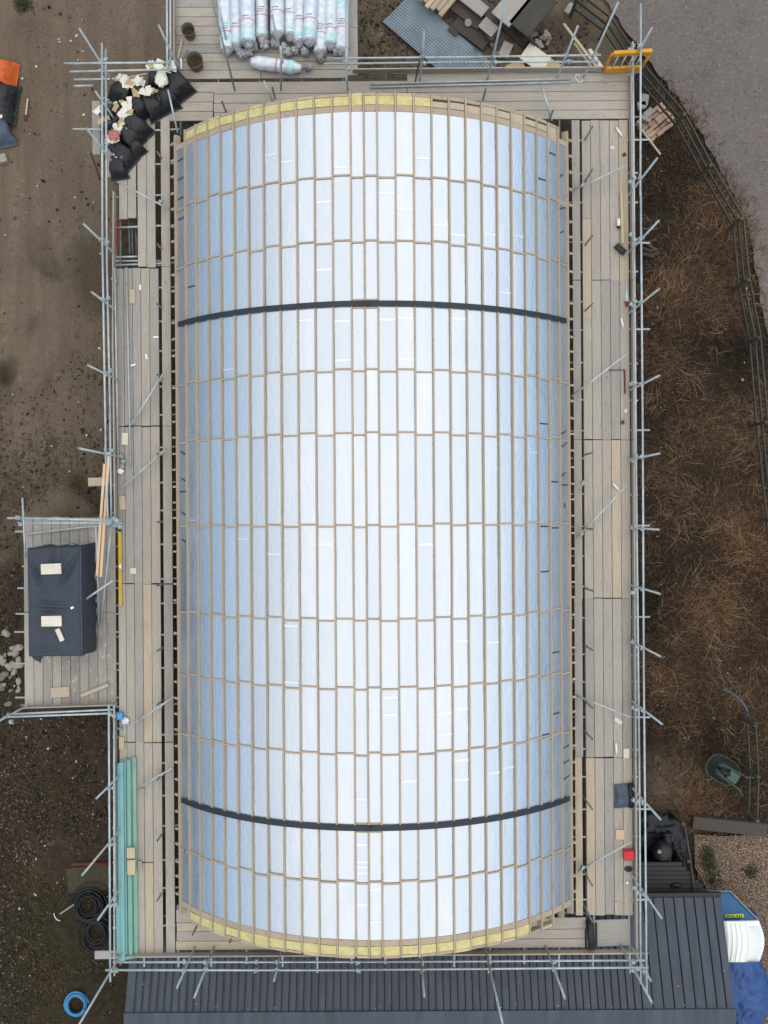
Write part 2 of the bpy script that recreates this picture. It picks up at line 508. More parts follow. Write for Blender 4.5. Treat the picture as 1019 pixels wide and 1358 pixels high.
road_edge = [(742, -70), (800, -5), (838, 50), (868, 92), (913, 148), (950, 214), (990, 290), (1004, 370), (1021, 470), (1034, 600), (1042, 800), (1050, 1000), (1058, 1110)]
def sm(a, b, x):
    t = np.clip((x-a)/(b-a), 0, 1)
    return t*t*(3-2*t)
xs = np.concatenate([np.linspace(-260, -15, 14)[:-1], np.linspace(-15, 15, 301), np.linspace(15, 260, 14)[1:]])
ys = np.concatenate([np.linspace(-260, -18, 14)[:-1], np.linspace(-18, 18, 361), np.linspace(18, 260, 14)[1:]])
X, Y = np.meshgrid(xs, ys, indexing='ij')
pxg = 509.5 + ((X-CAMX) - YAW*Y)*F/CAMZ
pyg = 679 - (Y + YAW*(X-CAMX))*F/CAMZ
re_x = np.interp(pyg, [p[1] for p in road_edge], [p[0] for p in road_edge])
def fbm(X, Y, f, seed):
    out = np.zeros_like(X)
    r = np.random.default_rng(seed)
    for k in range(34):
        a = r.uniform(0, 6.283); w = f*r.uniform(0.5, 2.4); ph = r.uniform(0, 6.283)
        out += np.sin((X*np.cos(a)+Y*np.sin(a))*w + ph)/math.sqrt(34)*1.4/ (0.6+w/f)
    return out
h = 0.035*fbm(X, Y, 1.6, 1) + 0.022*fbm(X, Y, 6, 2) + 0.016*fbm(X, Y, 17, 3)
near_road = sm(-60, -5, pxg-re_x)
h = h*(1-near_road) - 0.06*near_road
yard = sm(915, 945, pxg)*sm(1088, 1110, pyg)
h = h*(1-yard) - 0.06*yard
wob = fbm(X, Y, 0.9, 5)*45 + fbm(X, Y, 3.2, 6)*14
left = 1-sm(480, 500, pxg)
dark = left*sm(560, 760, pyg + wob*2.2)
dark = np.maximum(dark, left*0.55*sm(0.25, 0.9, fbm(X, Y, 1.0, 9))*sm(330, 420, pyg)*(1-sm(60, 110, pxg)))
dark = np.maximum(dark, 0.75*sm(470, 520, pxg)*(1-sm(100, 130, pyg))*sm(-0.3, .8, fbm(X, Y, 1.4, 12)))
scrub = sm(800, 840, pxg)
under = sm(150, 165, pxg)*(1-sm(835, 850, pxg))*sm(100, 120, pyg)*(1-sm(1255, 1280, pyg))  # shade below scaffold and roof, painted in as dark soil colour
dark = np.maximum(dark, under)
bare = np.exp(-(((pxg-888)/34)**2 + ((pyg-1040)/48)**2))
scrub = scrub*(1-0.75*bare)
olive = left*sm(1130, 1260, pyg+wob)*0.8 + left*0.45*sm(0.3, 1.0, fbm(X, Y, 1.3, 15)) + left*.6*sm(.5, 1.1, fbm(X, Y, 2.6, 19))*sm(250, 420, pyg)
n0, n1_ = X.shape
V = np.stack([X, Y, h], -1).reshape(-1, 3)
ii, jj = np.meshgrid(np.arange(n0-1), np.arange(n1_-1), indexing='ij')
q = np.stack([ii*n1_+jj, (ii+1)*n1_+jj, (ii+1)*n1_+jj+1, ii*n1_+jj+1], -1).reshape(-1, 4)
def np_mesh(name, V, Q):
    me = bpy.data.meshes.new(name)
    k = Q.shape[1]
    me.vertices.add(len(V)); me.vertices.foreach_set('co', V.astype(np.float32).ravel())
    me.loops.add(Q.size); me.loops.foreach_set('vertex_index', Q.astype(np.int32).ravel())
    me.polygons.add(len(Q)); me.polygons.foreach_set('loop_start', np.arange(0, Q.size, k, dtype=np.int32))
    me.polygons.foreach_set('loop_total', np.full(len(Q), k, dtype=np.int32))
    me.update(calc_edges=True)
    me.validate()
    return me
me = np_mesh('ground', V, q)
me.polygons.foreach_set('use_smooth', [True]*len(me.polygons))
ca = me.color_attributes.new('zone', 'FLOAT_COLOR', 'POINT')
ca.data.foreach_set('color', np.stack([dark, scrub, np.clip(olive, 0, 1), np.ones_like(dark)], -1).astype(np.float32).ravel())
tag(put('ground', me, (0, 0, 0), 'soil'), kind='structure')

def sheet(name, pts, mat, z, sub=0):
    mb = MB()
    mb.add([Vector((p.x, p.y, z)) for p in pts], [tuple(range(len(pts)))])
    me = mesh_from(name, mb.v, mb.f)
    bm = bmesh.new(); bm.from_mesh(me)
    bmesh.ops.triangulate(bm, faces=bm.faces)
    for f in bm.faces:
        if f.normal.z < 0: f.normal_flip()
    bm.to_mesh(me); bm.free()
    return tag(put(name, me, (0, 0, 0), mat), kind='structure')

def smooth_path(pts, n):
    out = []
    for k in range(len(pts)-1):
        p0, p1, p2, p3 = pts[max(k-1, 0)], pts[k], pts[k+1], pts[min(k+2, len(pts)-1)]
        for i in range(n):
            t = i/n
            out.append(tuple(0.5*((2*p1[a]) + (-p0[a]+p2[a])*t + (2*p0[a]-5*p1[a]+4*p2[a]-p3[a])*t*t + (-p0[a]+3*p1[a]-3*p2[a]+p3[a])*t**3) for a in range(2)))
    out.append(pts[-1])
    return out
edge = [(p[0]+random.uniform(-3, 3), p[1]) for p in smooth_path(road_edge, 6)]
pts = [P(a, b, 0.02) for a, b in edge]
far = [Vector((150, -9, 0)), Vector((150, 150, 0)), Vector((20, 150, 0))]
sheet('road', pts + far, 'tarmac', 0.02)
sheet('gravel_yard', [P(a, b, 0.02) for a, b in [(921, 1106), (960, 1109), (1019, 1106), (1058, 1112), (1500, 1112), (1500, 1900), (940, 1900), (938, 1180), (922, 1150)]], 'shingle', 0.02)

# ------------------------------------------------------------------ the barrel-vaulted building
R, THETA = 6.47, 0.817
ZC = 5.41 - R
HALF_ARC = 5.29
sv = [-HALF_ARC] + []
acc = -HALF_ARC
for w in [0.4]*12 + [0.29, 0.29] + [0.4]*13:
    acc += w
    sv.append(acc)
sv = [s_ + float(np.interp(s_, [-5.29, -4.89, -4.49, -4.09, -3.3, -2, -1, 0, 1.5, 3, 4.2, 5.29], [-.10, -.065, -.04, -.02, -.005, 0, .02, .034, .05, .035, .01, -.03])) for s_ in sv]   # set out by hand on site
def A(s, r, y):
    a = s/R
    return Vector((r*math.sin(a), y, ZC + r*math.cos(a)))
def yc(py):
    return P(490, py, 5.36).y
Y0, Y1 = yc(148), yc(1246.5)          # ends of the foil
bld = thing('barrel_vault_building', (0, (Y0+Y1)/2, 0), 'long barrel vaulted roof clad in foil faced boards between timber battens', 'building')

PUR_P = 0.042     # how far the battens stand proud of the foil
random.seed(11)
yr0, yr1 = yc(124), yc(1269)
for i, s in enumerate(sv):
    mb = MB()
    n = 26
    w, dp = 0.037, 0.15
    if i in (0, len(sv)-1): w = 0.06
    vs, fs = [], []
    ph = random.uniform(0, 99)
    ya, yb = yr0 + random.uniform(-0.03, 0.03), yr1 + random.uniform(-0.03, 0.03)
    for k in range(n+1):
        y = ya + (yb-ya)*k/n
        ds = 0.007*nz(y*0.5, ph) + 0.003*nz(y*2, ph+5)
        for du, rr in ((-w/2, R-dp), (w/2, R-dp), (w/2, R), (-w/2, R)):
            a = (s+ds)/R
            ctr = A(s+ds, rr, y)
            tdir = Vector((math.cos(a), 0, -math.sin(a)))
            vs.append(ctr + tdir*du)
    for k in range(n):
        for j in range(4):
            fs.append((4*k+j, 4*k+(j+1) % 4, 4*k+4+(j+1) % 4, 4*k+4+j))
    fs += [(3, 2, 1, 0), (4*n, 4*n+1, 4*n+2, 4*n+3)]
    # local X must run along the batten for the grain: store with x<->y swapped
    c = A(s, R, (ya+yb)/2)
    rz = Matrix.Rotation(math.pi/2, 3, 'Z')
    me = mesh_from('batten', [rz.transposed() @ (p-c) for p in vs], fs)
    put('batten', me, c, 'timber', bld, (0, 0, math.pi/2))

rows_px = [148, 234, 320, 491, 575, 697, 822, 913, 1000, 1170, 1246.5]
rows = [yc(p) for p in rows_px]
panel_mesh = {}
random.seed(5)
def seam_y(r, i):
    """joint row r in bay i; neighbouring bays are staggered by a few centimetres"""
    if r in (0, len(rows)-1): return rows[r]
    j = random.Random(r*100+i).uniform(-0.012, 0.012)
    return rows[r] + (0.024 if i % 2 else -0.024) + j
for i in range(27):
    s0, s1 = sv[i], sv[i+1]
    sc_ = (s0+s1)/2
    w = (s1-s0) - 0.040
    a = sc_/R
    for r in range(len(rows)-1):
        ytop, ybot = seam_y(r, i) - 0.021, seam_y(r+1, i) + 0.021
        if r == 0: ytop = Y0
        if r == len(rows)-2: ybot = Y1
        L = ytop-ybot
        key = (round(w, 3), round(L, 2))
        if key not in panel_mesh:
            mb = MB()
            ny = 10
            rd = random.Random(hash(key) % 1000)
            vs, fs = [], []
            for k in range(ny+1):
                y = -L/2 + L*k/ny
                for j in range(5):
                    x = -w/2 + w*j/4
                    vs.append(Vector((x, y, rd.uniform(-1, 1)*0.0013 + (0.0035 if j in (1, 2, 3) else 0))))
            for k in range(ny):
                for j in range(4):
                    fs.append((k*5+j, k*5+j+1, k*5+j+6, k*5+j+5))
            nf = len(fs)
            bb = MB().box((0, 0, -0.054), (w, L, 0.1))
            o = len(vs)
            vs += bb.v
            fs += [tuple(i+o for i in f) for f in bb.f]
            me = mesh_from('foil_panel', vs, fs)
            for k, p in enumerate(me.polygons):
                p.use_smooth = k < nf
            panel_mesh[key] = me
        c = A(sc_, R-PUR_P, (ytop+ybot)/2)
        jt = random.gauss(0, 0.006)
        put('foil_panel', panel_mesh[key], c, 'foil', bld, (random.gauss(0, 0.0025), a + jt, 0))
    for r in range(1, len(rows)-1):
        c = A(sc_, R-0.008-0.045, seam_y(r, i))
        ww = (s1-s0)-0.037
        dx = Vector((math.cos(a), 0, -math.sin(a)))*ww/2
        bar('noggin', c-dx, c+dx, 0.038, 0.09, 'timber', bld, up=Vector((math.sin(a), 0, math.cos(a))))

# white tape over board joints, dark strips on the lowest boards
def patch(name, s, y, ws, wy, mat, r=R-PUR_P+0.006, th=0.004, tilt=0.0):
    a = s/R
    key = (name, ws, wy, mat)
    if key not in panel_mesh:
        panel_mesh[key] = mesh_from(name, MB().box((0, 0, 0), (ws, wy, th)).v, MB().box((0, 0, 0), (ws, wy, th)).f)
    put(name, panel_mesh[key], A(s, r, y), mat, bld, (0, a, tilt))
def bay_of(px, py):
    # bay index under a pixel of the photograph
    best = None
    for i in range(27):
        s = (sv[i]+sv[i+1])/2
        p = A(s, R-PUR_P, 0)
        d = (CAMZ-p.z)/F
        xx = CAMX + (px-509.5)*d + YAW*(679-py)*d
        if best is None or abs(xx-p.x) < best[0]:
            best = (abs(xx-p.x), i, p.z)
    return best[1], P(px, py, best[2]).y
for px, py in [(450, 222), (428, 268), (383, 214), (360, 205), (505, 256), (540, 278), (562, 210), (585, 299), (600, 312), (652, 311), (690, 313), (668, 388), (432, 358),
               (405, 425), (455, 426), (512, 424), (545, 422), (598, 423), (455, 478), (545, 477), (300, 490), (320, 715), (390, 830), (520, 925), (520, 948), (596, 946), (596, 974),
               (620, 940), (620, 1008), (620, 1034), (545, 1036), (660, 1025), (680, 1018), (482, 1120), (482, 1143), (482, 1150), (482, 1158), (482, 1200), (500, 1180), (500, 1222), (740, 268),
               (575, 722), (430, 722), (360, 735), (620, 850), (650, 852), (470, 1060), (380, 905), (700, 600), (255, 690)]:
    i, y = bay_of(px, py)
    patch('joint_tape', (sv[i]+sv[i+1])/2, y, 0.34 if i not in (12, 13) else 0.23, 0.045, 'tape')
for px, py, t in [(238, 212, 0), (238, 237, 0), (238, 263, 0), (240, 290, 0), (738, 204, 0), (743, 232, .8), (743, 276, .5), (743, 307, .7), (743, 350, 0), (717, 238, 0),
                  (238, 600, -.6), (240, 635, -.6), (240, 652, 0), (240, 680, -.6), (240, 716, -.6), (745, 573, .6), (747, 590, .6), (747, 628, .7), (749, 643, 0), (735, 639, 0), (722, 562, 0),
                  (738, 865, 0), (738, 946, 0), (727, 974, 0), (751, 990, .2), (751, 1010, .2), (751, 1031, .3), (723, 758, 0), (248, 380, 0), (246, 1130, 1.5), (738, 700, 0), (749, 668, 1.5), (722, 698, 0)]:
    i, y = bay_of(px, py)
    patch('hook_strip', (sv[i]+sv[i+1])/2, y, 0.26, 0.035, 'dark_mark', r=R-PUR_P+0.009, tilt=t)

# two dark webbing straps over the crown, with a buckle at the ridge
for py in (403, 1097.5):
    y = yc(py)
    mb = MB()
    sa, sb = sv[0]+0.12, sv[-1]-0.12
    n = 64
    vs, fs = [], []
    for k in range(n+1):
        s = sa + (sb-sa)*k/n
        wy = 0.062
        yy = y + 0.006*nz(s*0.8, py)
        for du, rr in ((-wy, R+0.003), (wy, R+0.003), (wy, R+0.011), (-wy, R+0.011)):
            vs.append(A(s, rr, yy+du))
    for k in range(n):
        for j in range(4):
            fs.append((4*k+j, 4*k+(j+1) % 4, 4*k+4+(j+1) % 4, 4*k+4+j)[::-1])
    fs += [(0, 1, 2, 3), (4*n+3, 4*n+2, 4*n+1, 4*n)]
    st_ = build('roof_strap', MB().add(vs, fs), 'strap', bld)
    s = sv[13]+0.02
    put('buckle', mesh_from('buckle', MB().box((0, 0, 0), (0.10, 0.10, 0.04)).v, MB().box((0, 0, 0), (0.10, 0.10, 0.04)).f), A(s, R+0.02, y), 'black_plastic', st_)
    for dy in (.088, -.088):
        for i in (12, 13):
            bar('ridge_block', A(sv[i]+0.02, R-0.06, y+dy), A(sv[i+1]-0.02, R-0.06, y+dy), 0.036, 0.09, 'timber', bld)

# gable rims: inner rim, mineral wool between the battens, outer rim
def arc_band(name, sA, sB, ya, yb, r0, r1, mat, n, jit=0.0):
    vs, fs = [], []
    for k in range(n+1):
        s = sA + (sB-sA)*k/n
        q0, q1 = random.uniform(-jit, jit), random.uniform(-jit, jit)
        for yy, rr in ((ya, r0), (yb, r0), (yb, r1+q1), (ya, r1+q0)):
            vs.append(A(s, rr, yy))
    for k in range(n):
        for j in range(4):
            fs.append((4*k+j, 4*k+(j+1) % 4, 4*k+4+(j+1) % 4, 4*k+4+j)[::-1])
    fs += [(0, 1, 2, 3), (4*n+3, 4*n+2, 4*n+1, 4*n)]
    mb = MB().add(vs, fs)
    if (yb < ya):
        mb.f = [f[::-1] for f in mb.f]
    return build(name, mb, mat, bld)
random.seed(21)
for top in (True, False):
    e = Y0 if top else Y1
    sg = 1 if top else -1
    for i in range(27):
        g = 0.026
        sA, sB = sv[i]+g, sv[i+1]-g
        t1, t2 = random.uniform(-0.008, 0.008), random.uniform(-0.012, 0.012)
        arc_band('rim_block', sA, sB, e+sg*0.004, e+sg*(0.135+t1), R-0.2, R-0.03+t2, 'timber', 2)
        missing = (top and (i < 1 or i > 25)) or (not top and (i < 1 or i > 24))
        if top and i >= 17 and not missing:
            # right half of the far gable: ply packing instead of wool
            arc_band('packing_board', sA, sB, e+sg*(0.15+t2), e+sg*(0.30+t1*4), R-0.2, R-0.035+t2, 'board_warm', 2)
            arc_band('packing_board', sA, sB, e+sg*0.335, e+sg*0.40, R-0.2, R-0.03+t2, 'timber', 2)
        elif not missing:
            if not (not top and i in (23, 24)):
                arc_band('insulation_pad', sA, sB, e+sg*0.142, e+sg*(0.33+t1), R-0.2, R-0.022+t2, 'wool', 4, 0.008)
            arc_band('rim_board', sA, sB, e+sg*0.345, e+sg*(0.40+t1), R-0.2, R-0.035+t2, 'timber' if i % 3 else 'timber_pale', 2)

# eaves: fascia, rafter tails
for sd in (-1, 1):
    EX = abs(R*math.sin(sv[0 if sd < 0 else -1]/R)); EZ = ZC + R*math.cos(sv[0 if sd < 0 else -1]/R)
    bar('fascia', (sd*(EX+0.012), yr0-0.1, EZ-0.20), (sd*(EX+0.012), yr1+0.1, EZ-0.20), 0.03, 0.22, 'timber', bld)
    y = yr0 - 0.12
    k = 0
    while y > yr1 + 0.1:
        j = random.uniform(-0.02, 0.02)
        bar('rafter_tail', (sd*(EX+0.05), y+j, EZ-0.20), (sd*(EX+0.135), y+j+random.uniform(-.01, .01), EZ-0.30), 0.042, 0.075, 'timber_pale', bld)
        y -= 0.398
        k += 1
    # wall under the eaves
    build('side_wall', MB().box((sd*(EX-0.1), (yr0+yr1)/2, (EZ-0.25)/2), (0.12, yr0-yr1-0.3, EZ-0.25)), 'sheathing', bld)
for top in (True, False):
    ye = (Y0+0.1) if top else (Y1-0.1)
    n = 24
    prof = [Vector((R*0.955*math.sin(a), 0, ZC+R*0.955*math.cos(a))) for a in [-HALF_ARC/R + 2*HALF_ARC/R*k/n for k in range(n+1)]]
    ring = [(p.x, p.z) for p in prof] + [(prof[-1].x, 0), (prof[0].x, 0)]
    m_ = len(ring)
    vs = [Vector((x, ye-0.05, z)) for x, z in ring] + [Vector((x, ye+0.05, z)) for x, z in ring]
    fs = [tuple(range(m_)), tuple(range(m_, 2*m_))[::-1]] + [(i, m_+i, m_+(i+1) % m_, (i+1) % m_) for i in range(m_)]
    build('gable_wall', MB().add(vs, fs), 'sheathing', bld)

# ------------------------------------------------------------------ the scaffold
DZ = 2.6           # top of the scaffold boards
scaf = thing('tube_scaffold', P(140, 1290, 0), 'galvanised tube and board scaffold surrounding the barrel vaulted roof', 'scaffold')
TR = 0.0242
def tube(name, a, b, mat='galv', r=TR, **kw):
    return build(name, MB().tube(a, b, r, 10), mat, scaf, True, **kw)
def tp(name, x1, y1, z1, x2, y2, z2, mat='galv', **kw):
    return tube(name, P(x1, y1, z1), P(x2, y2, z2), mat, **kw)
random.seed(3)
def boards_v(edges, ya, yb, z=DZ, mats=('board',), jit=0.8):
    """boards running up the picture between pixel rows ya and yb; edges = pixel columns of their sides at both ends"""
    for k in range(len(edges)-1):
        a0, a1 = edges[k], edges[k+1]
        w = abs(P(a1, 679, z).x - P(a0, 679, z).x) - 0.011
        xm = (a0+a1)/2
        d = 0.5*random.uniform(-1, 1)
        zz = z - 0.019 + random.uniform(-0.005, 0.005)
        sk = 0.0068*((ya+yb)/2-679)       # the scaffold runs with the building, not with the picture
        p1 = P(xm + 0.0068*(ya-679), ya + random.uniform(-jit, jit), zz); p2 = P(xm + 0.0068*(yb-679), yb + random.uniform(-jit, jit), zz)
        bar('scaffold_board', p1, p2, w, 0.038, random.choice(mats), scaf)
def boards_h(edges, xa, xb, z=DZ, mats=('board',), jit=0.8):
    for k in range(len(edges)-1):
        a0, a1 = edges[k], edges[k+1]
        w = abs(P(500, a1, z).y - P(500, a0, z).y) - 0.011
        ym = (a0+a1)/2
        zz = z - 0.019 + random.uniform(-0.005, 0.005)
        off = -0.0068*((xa+xb)/2-509)
        bar('scaffold_board', P(xa+random.uniform(-jit, jit), ym-0.0068*(xa-509), zz), P(xb+random.uniform(-jit, jit), ym-0.0068*(xb-509), zz), w, 0.038, random.choice(mats), scaf)

BD = ('board', 'board', 'board_warm', 'board_grey')
GR = ('board_grey', 'board', 'board_grey')
# right walk
Rc = [774.8, 786.6, 799.0, 811.4, 823.8, 836.4]
boards_v([761.4, 772.4], 160, 371, mats=GR); boards_v([761.4, 772.4], 371.6, 583, mats=GR); boards_v([761.4, 772.4], 583.6, 793, mats=GR)
boards_v([760.5, 771.5], 793.6, 1004, mats=('board', 'board_grey')); boards_v([760, 770], 1004.6, 1213, mats=('board_warm',))
boards_v(Rc[:2], 160, 290, mats=('board',)); boards_v(Rc[:2], 290.6, 422, mats=('board_warm',)); boards_v(Rc[:2], 422.6, 583, mats=('board',))
boards_v(Rc[1:], 160, 371, mats=('board', 'board', 'board_warm')); boards_v(Rc[1:], 372, 583, mats=('board', 'board_grey', 'board'))
boards_v(Rc, 584, 793, mats=('board', 'board_grey', 'board', 'board_warm')); boards_v(Rc, 794, 1004, mats=('board_grey', 'board'))
boards_v(Rc[:2], 1005, 1213, mats=('board_warm',)); boards_v(Rc[1:], 1005, 1213, mats=('board', 'board', 'board_grey'))
# left walk
Lc = [156.5, 166.6, 177.9, 189.2, 200.8, 213.0]
boards_v([216.6, 229.0], 150, 354, mats=('board',)); boards_v([216.6, 229.0], 354.6, 565, mats=GR); boards_v([216.6, 229.0], 565.6, 774, mats=('board',))
boards_v([216.6, 229.0], 774.6, 984, mats=('board', 'board_grey')); boards_v([216.6, 229.0], 984.6, 1143, mats=('board',)); boards_v([216.6, 229.0], 1143.6, 1264, mats=('board',))
boards_v([161, 172.4, 184.0], 150, 290, mats=('board',)); boards_v([185.5, 197.5, 209.5], 150, 354, mats=('board',))
boards_v(Lc, 356, 565, mats=GR); boards_v(Lc, 566, 774, mats=('board', 'board_grey')); boards_v(Lc, 775, 984, mats=('board_grey', 'board', 'board_warm'))
boards_v(Lc, 985, 1143, mats=('board',)); boards_v(Lc, 1144, 1268, mats=('board', 'board_warm'))
# far walk and loading bay
boards_h([98.5, 111, 123.5, 136, 148, 160], 540, 838, mats=('board', 'board_warm', 'board')); boards_h([107.5, 123.5, 136, 148, 160, 172], 284, 539, mats=('board',))
boards_h([107.5, 121, 134, 146.5, 159], 205, 283, mats=('board',))
boards_h([-30, -17, -4, 8.5, 21, 33.5, 45.5, 57.5, 69.5, 81, 92, 103.5], 232, 346, mats=('board', 'board_grey'))
boards_h([-30, -17, -4, 8.5, 21, 33.5, 45.5, 57.5, 69.5, 81, 92, 103.5], 346.6, 461, mats=('board', 'board_grey'))
boards_v([462.5+3, 476+3], -30, 37, mats=('board_grey',)); boards_v([462.5+3, 476+3], 37.6, 100, mats=('board_grey',))
boards_v([147-1, 159-1], 124, 234, mats=('board_grey',)); boards_v([126, 137], 134, 205, mats=('board_grey',), z=DZ-0.25)
# near walk
boards_h([1204, 1221.5, 1233.5, 1246, 1258], 234.5, 420, mats=('board', 'board_warm')); boards_h([1221.5, 1233.5, 1246, 1258], 420.6, 600, mats=('board',))
boards_h([1218, 1233.5, 1246, 1258], 600.6, 776, mats=('board_warm', 'board'))
bar('plywood_sheet', P(778, 1238, DZ-0.02), P(834, 1236, DZ-0.02), P(0, 1220, DZ).y-P(0, 1255, DZ).y, 0.03, 'board_grey', scaf)
# side platform
PL = [31.5, 44.0, 56.3, 68.5, 80.6, 92.8, 105, 117, 129, 141, 153.4]
boards_v(PL, 686, 812, mats=('board_grey',)); boards_v(PL, 812.6, 935, mats=('board_splashed', 'board', 'board_splashed'))

# toe boards on edge
def toe(x1, y1, x2, y2, mat='board_grey', h=0.2):
    bar('toe_board', P(x1, y1, DZ+h/2-0.02), P(x2, y2, DZ+h/2-0.02), 0.036, h, mat, scaf)
toe(836, 100, 838.6, 371, 'board'); toe(838.6, 372, 839.6, 583, 'board_grey'); toe(839.6, 584, 840.6, 793, 'board'); toe(840.6, 794, 842, 1004, 'board_grey'); toe(842, 1005, 843.5, 1256, 'board')
toe(468, 94, 640, 92.5, 'board'); toe(640.5, 92.5, 838, 91, 'board')
toe(232, 108, 232, -20, 'board_grey')
toe(147, 1267, 420, 1265, 'board'); toe(420.6, 1265, 600, 1264, 'board_grey'); toe(600.6, 1264, 846, 1262, 'board_warm')
toe(152, 255, 151, 470, 'board_grey'); toe(151.4, 470.5, 154, 690, 'board'); toe(153, 945, 155, 1200, 'board_grey')
toe(32, 938, 155, 934, 'board_grey')
toe(157, 690, 156, 690.5)

# transoms under the boards, seen in the slots between the boards
random.seed(4)
for k, py in enumerate(list(range(190, 1210, 42))):
    j = random.uniform(-6, 6)
    tp('transom', 742, py+j, DZ-0.07, 862 if k % 3 == 0 else 846, py+j+random.uniform(-2, 2), DZ-0.07, 'galv')
for k, py in enumerate(list(range(175, 1250, 42))):
    j = random.uniform(-6, 6)
    tp('transom', 150, py+j+3, DZ-0.07, 238, py+j-1, DZ-0.07, 'galv')
for k, px in enumerate(list(range(190, 840, 46))):
    tp('transom', px, 1200, DZ-0.07, px+random.uniform(-2, 2), 1278+random.choice((0, 4, 12)), DZ-0.07, 'galv')
    if px > 470:
        tp('transom', px, 90, DZ-0.07, px, 185, DZ-0.07, 'galv_old')
for px in (240, 290, 345, 400, 455):
    tp('transom', px, -30, DZ-0.07, px, 180, DZ-0.07, 'galv_old')
for py in (705, 751, 780, 814, 838, 880, 925):
    tp('transom', 22 + random.uniform(-3, 8), py, DZ-0.07, 160, py, DZ-0.07, 'galv')
# ledgers
for x1, y1, x2, y2 in [(772.5, 150, 778, 1215), (838, 120, 846, 1275), (160, 120, 160, 1280), (214.5, 160, 222, 1250)]:
    tp('ledger', x1, y1, DZ-0.12, x2, y2, DZ-0.12, 'galv_old')
for x1, y1, x2, y2 in [(150, 1215, 850, 1210), (150, 1268, 860, 1264), (150, 160, 850, 155), (470, 98, 850, 96), (28, 690, 160, 688), (28, 935, 160, 931)]:
    tp('ledger', x1, y1, DZ-0.122, x2, y2, DZ-0.122, 'galv_old')

# guard rails: (x1, y1, x2, y2, z)
ZM, ZT = DZ+0.58, DZ+1.13
rails = [
 # right side
 (839.5, 55, 841.5, 330, ZM), (841.5, 325, 844, 640, ZM), (844, 635, 848, 1010, ZM), (848, 1005, 850, 1305, ZM),
 (850, 5, 849.5, 260, ZT), (850, 255, 852.5, 560, ZT), (852.5, 555, 854, 900, ZT), (854, 895, 858, 1318, ZT),
 # left side
 (140.5, 65, 142, 350, ZM), (141.8, 340, 146.5, 560, ZM), (146, 550, 148, 696, ZM),
 (135.5, 57, 136, 330, ZT), (136, 325, 140.5, 600, ZT), (140, 590, 143.5, 696, ZT),
 (151.5, 935, 152, 1294, ZM), (144.5, 935, 146.5, 1302, ZT),
 # near end
 (150, 1276, 500, 1275.5, ZM), (495, 1275.5, 858, 1273.5, ZM), (140, 1286.5, 480, 1286.5, ZT), (475, 1286, 860, 1283, ZT),
 # far end
 (430, 85, 600, 82.5, ZM), (590, 82.5, 790, 82, ZM), (434, 77.5, 640, 75.5, ZT), (630, 75.5, 797, 73, ZT),
 (93, 95, 230, 92, ZM), (85, 84, 225, 83, ZT), (99, 105.5, 196, 104, DZ-0.1), (98, 114, 124, 113.5, DZ-0.15),
 # loading bay sides
 (226, -20, 226.5, 88, ZM), (221.5, -20, 222, 92, ZT), (461, -20, 461, 100, ZM), (459, -20, 459.5, 108, ZT),
 # side platform
 (25, 687, 152, 690, ZT), (33, 694, 162, 693.5, ZM), (30, 660, 34, 740, ZM),
 (15, 947, 150, 941, ZM), (5, 951, 148, 946, ZT),
]
for a in rails:
    tp('guard_rail', a[0], a[1], a[4], a[2], a[3], a[4])
for a in [(35, 708, 162, 694, DZ+0.06)]:
    tp('guard_rail', a[0], a[1], a[4], a[2], a[3], a[4])
# outrigger ends on the left
tp('transom', 97, 171, DZ-0.05, 160, 172, DZ-0.05)

# standards: pixel where each crosses the top rail, and top height
def standard(px, py, ztop, zref=ZT, mat='galv', zb=0.0, inner=False):
    q = P(px, py, zref)
    return tube('standard', Vector((q.x, q.y, zb)), Vector((q.x, q.y, ztop)), mat)
for py, zt in [(62, 4.55), (236, 4.9), (316, 5.0), (401, 5.0), (509, 5.0), (606, 5.0), (701, 4.9), (781, 5.0), (859, 5.0), (942, 5.1), (1063, 4.95), (1185, 5.0), (1287, 4.2)]:
    standard(853+0.004*(py-600), py, zt)
for px, py, zt in [(132, 80, 5.1), (133.5, 131, 4.1), (133.5, 194, 4.7), (133, 318, 4.9), (136, 398, 4.5), (138.5, 495, 4.9), (141, 602, 5.6), (144, 690, 4.1)]:
    standard(px, py, zt)
for px, py, zt in [(142, 1045, 4.5), (143, 1120, 5.5), (144, 1200, 4.5), (146, 1290, 6.2)]:
    standard(px, py, zt)
for px, py, zt, zb in [(245, 1287, 4.5, 0), (272, 1287, 4.9, 0), (367, 1287, 4.2, 0), (560, 1286, 4.9, 0), (650, 1285, 6.0, 0), (735, 1285, 5.0, 0), (840, 1284, 5.2, 0)]:
    standard(px, py, zt, zb=2.0)
for px, py, zt in [(560, 76, 4.85), (654, 75, 6.5), (751, 73.5, 5.0), (788, 73, 5.9), (459, 90, 4.3), (223, 60, 4.6), (370, 60, 5.0)]:
    standard(px, py, zt)
for px, py, zt in [(22, 687, 4.2), (12, 949, 5.2)]:
    standard(px, py, zt)
# inner standards: dark open stubs in the slot beside the boards
for py in (185, 240, 325, 412, 603, 701, 780, 856, 930, 970, 1060, 1158, 1204):
    q = P(776.5, py, DZ)
    tube('standard', Vector((q.x, q.y, 0)), Vector((q.x, q.y, DZ+0.75)), 'galv_old', r=TR)
for py in (210, 330, 408, 500, 603, 692, 775, 860, 930, 1028, 1107, 1185):
    q = P(214.3, py, DZ)
    tube('standard', Vector((q.x, q.y, 0)), Vector((q.x, q.y, DZ+0.40)), 'galv_old', r=TR)
for px, py in ((728, 160), (641, 132), (300, 148), (365, 130), (262, 1226), (310, 1236)):
    q = P(px, py, DZ)
    tube('standard', Vector((q.x, q.y, 0)), Vector((q.x, q.y, DZ+0.55)), 'galv_old', r=TR)

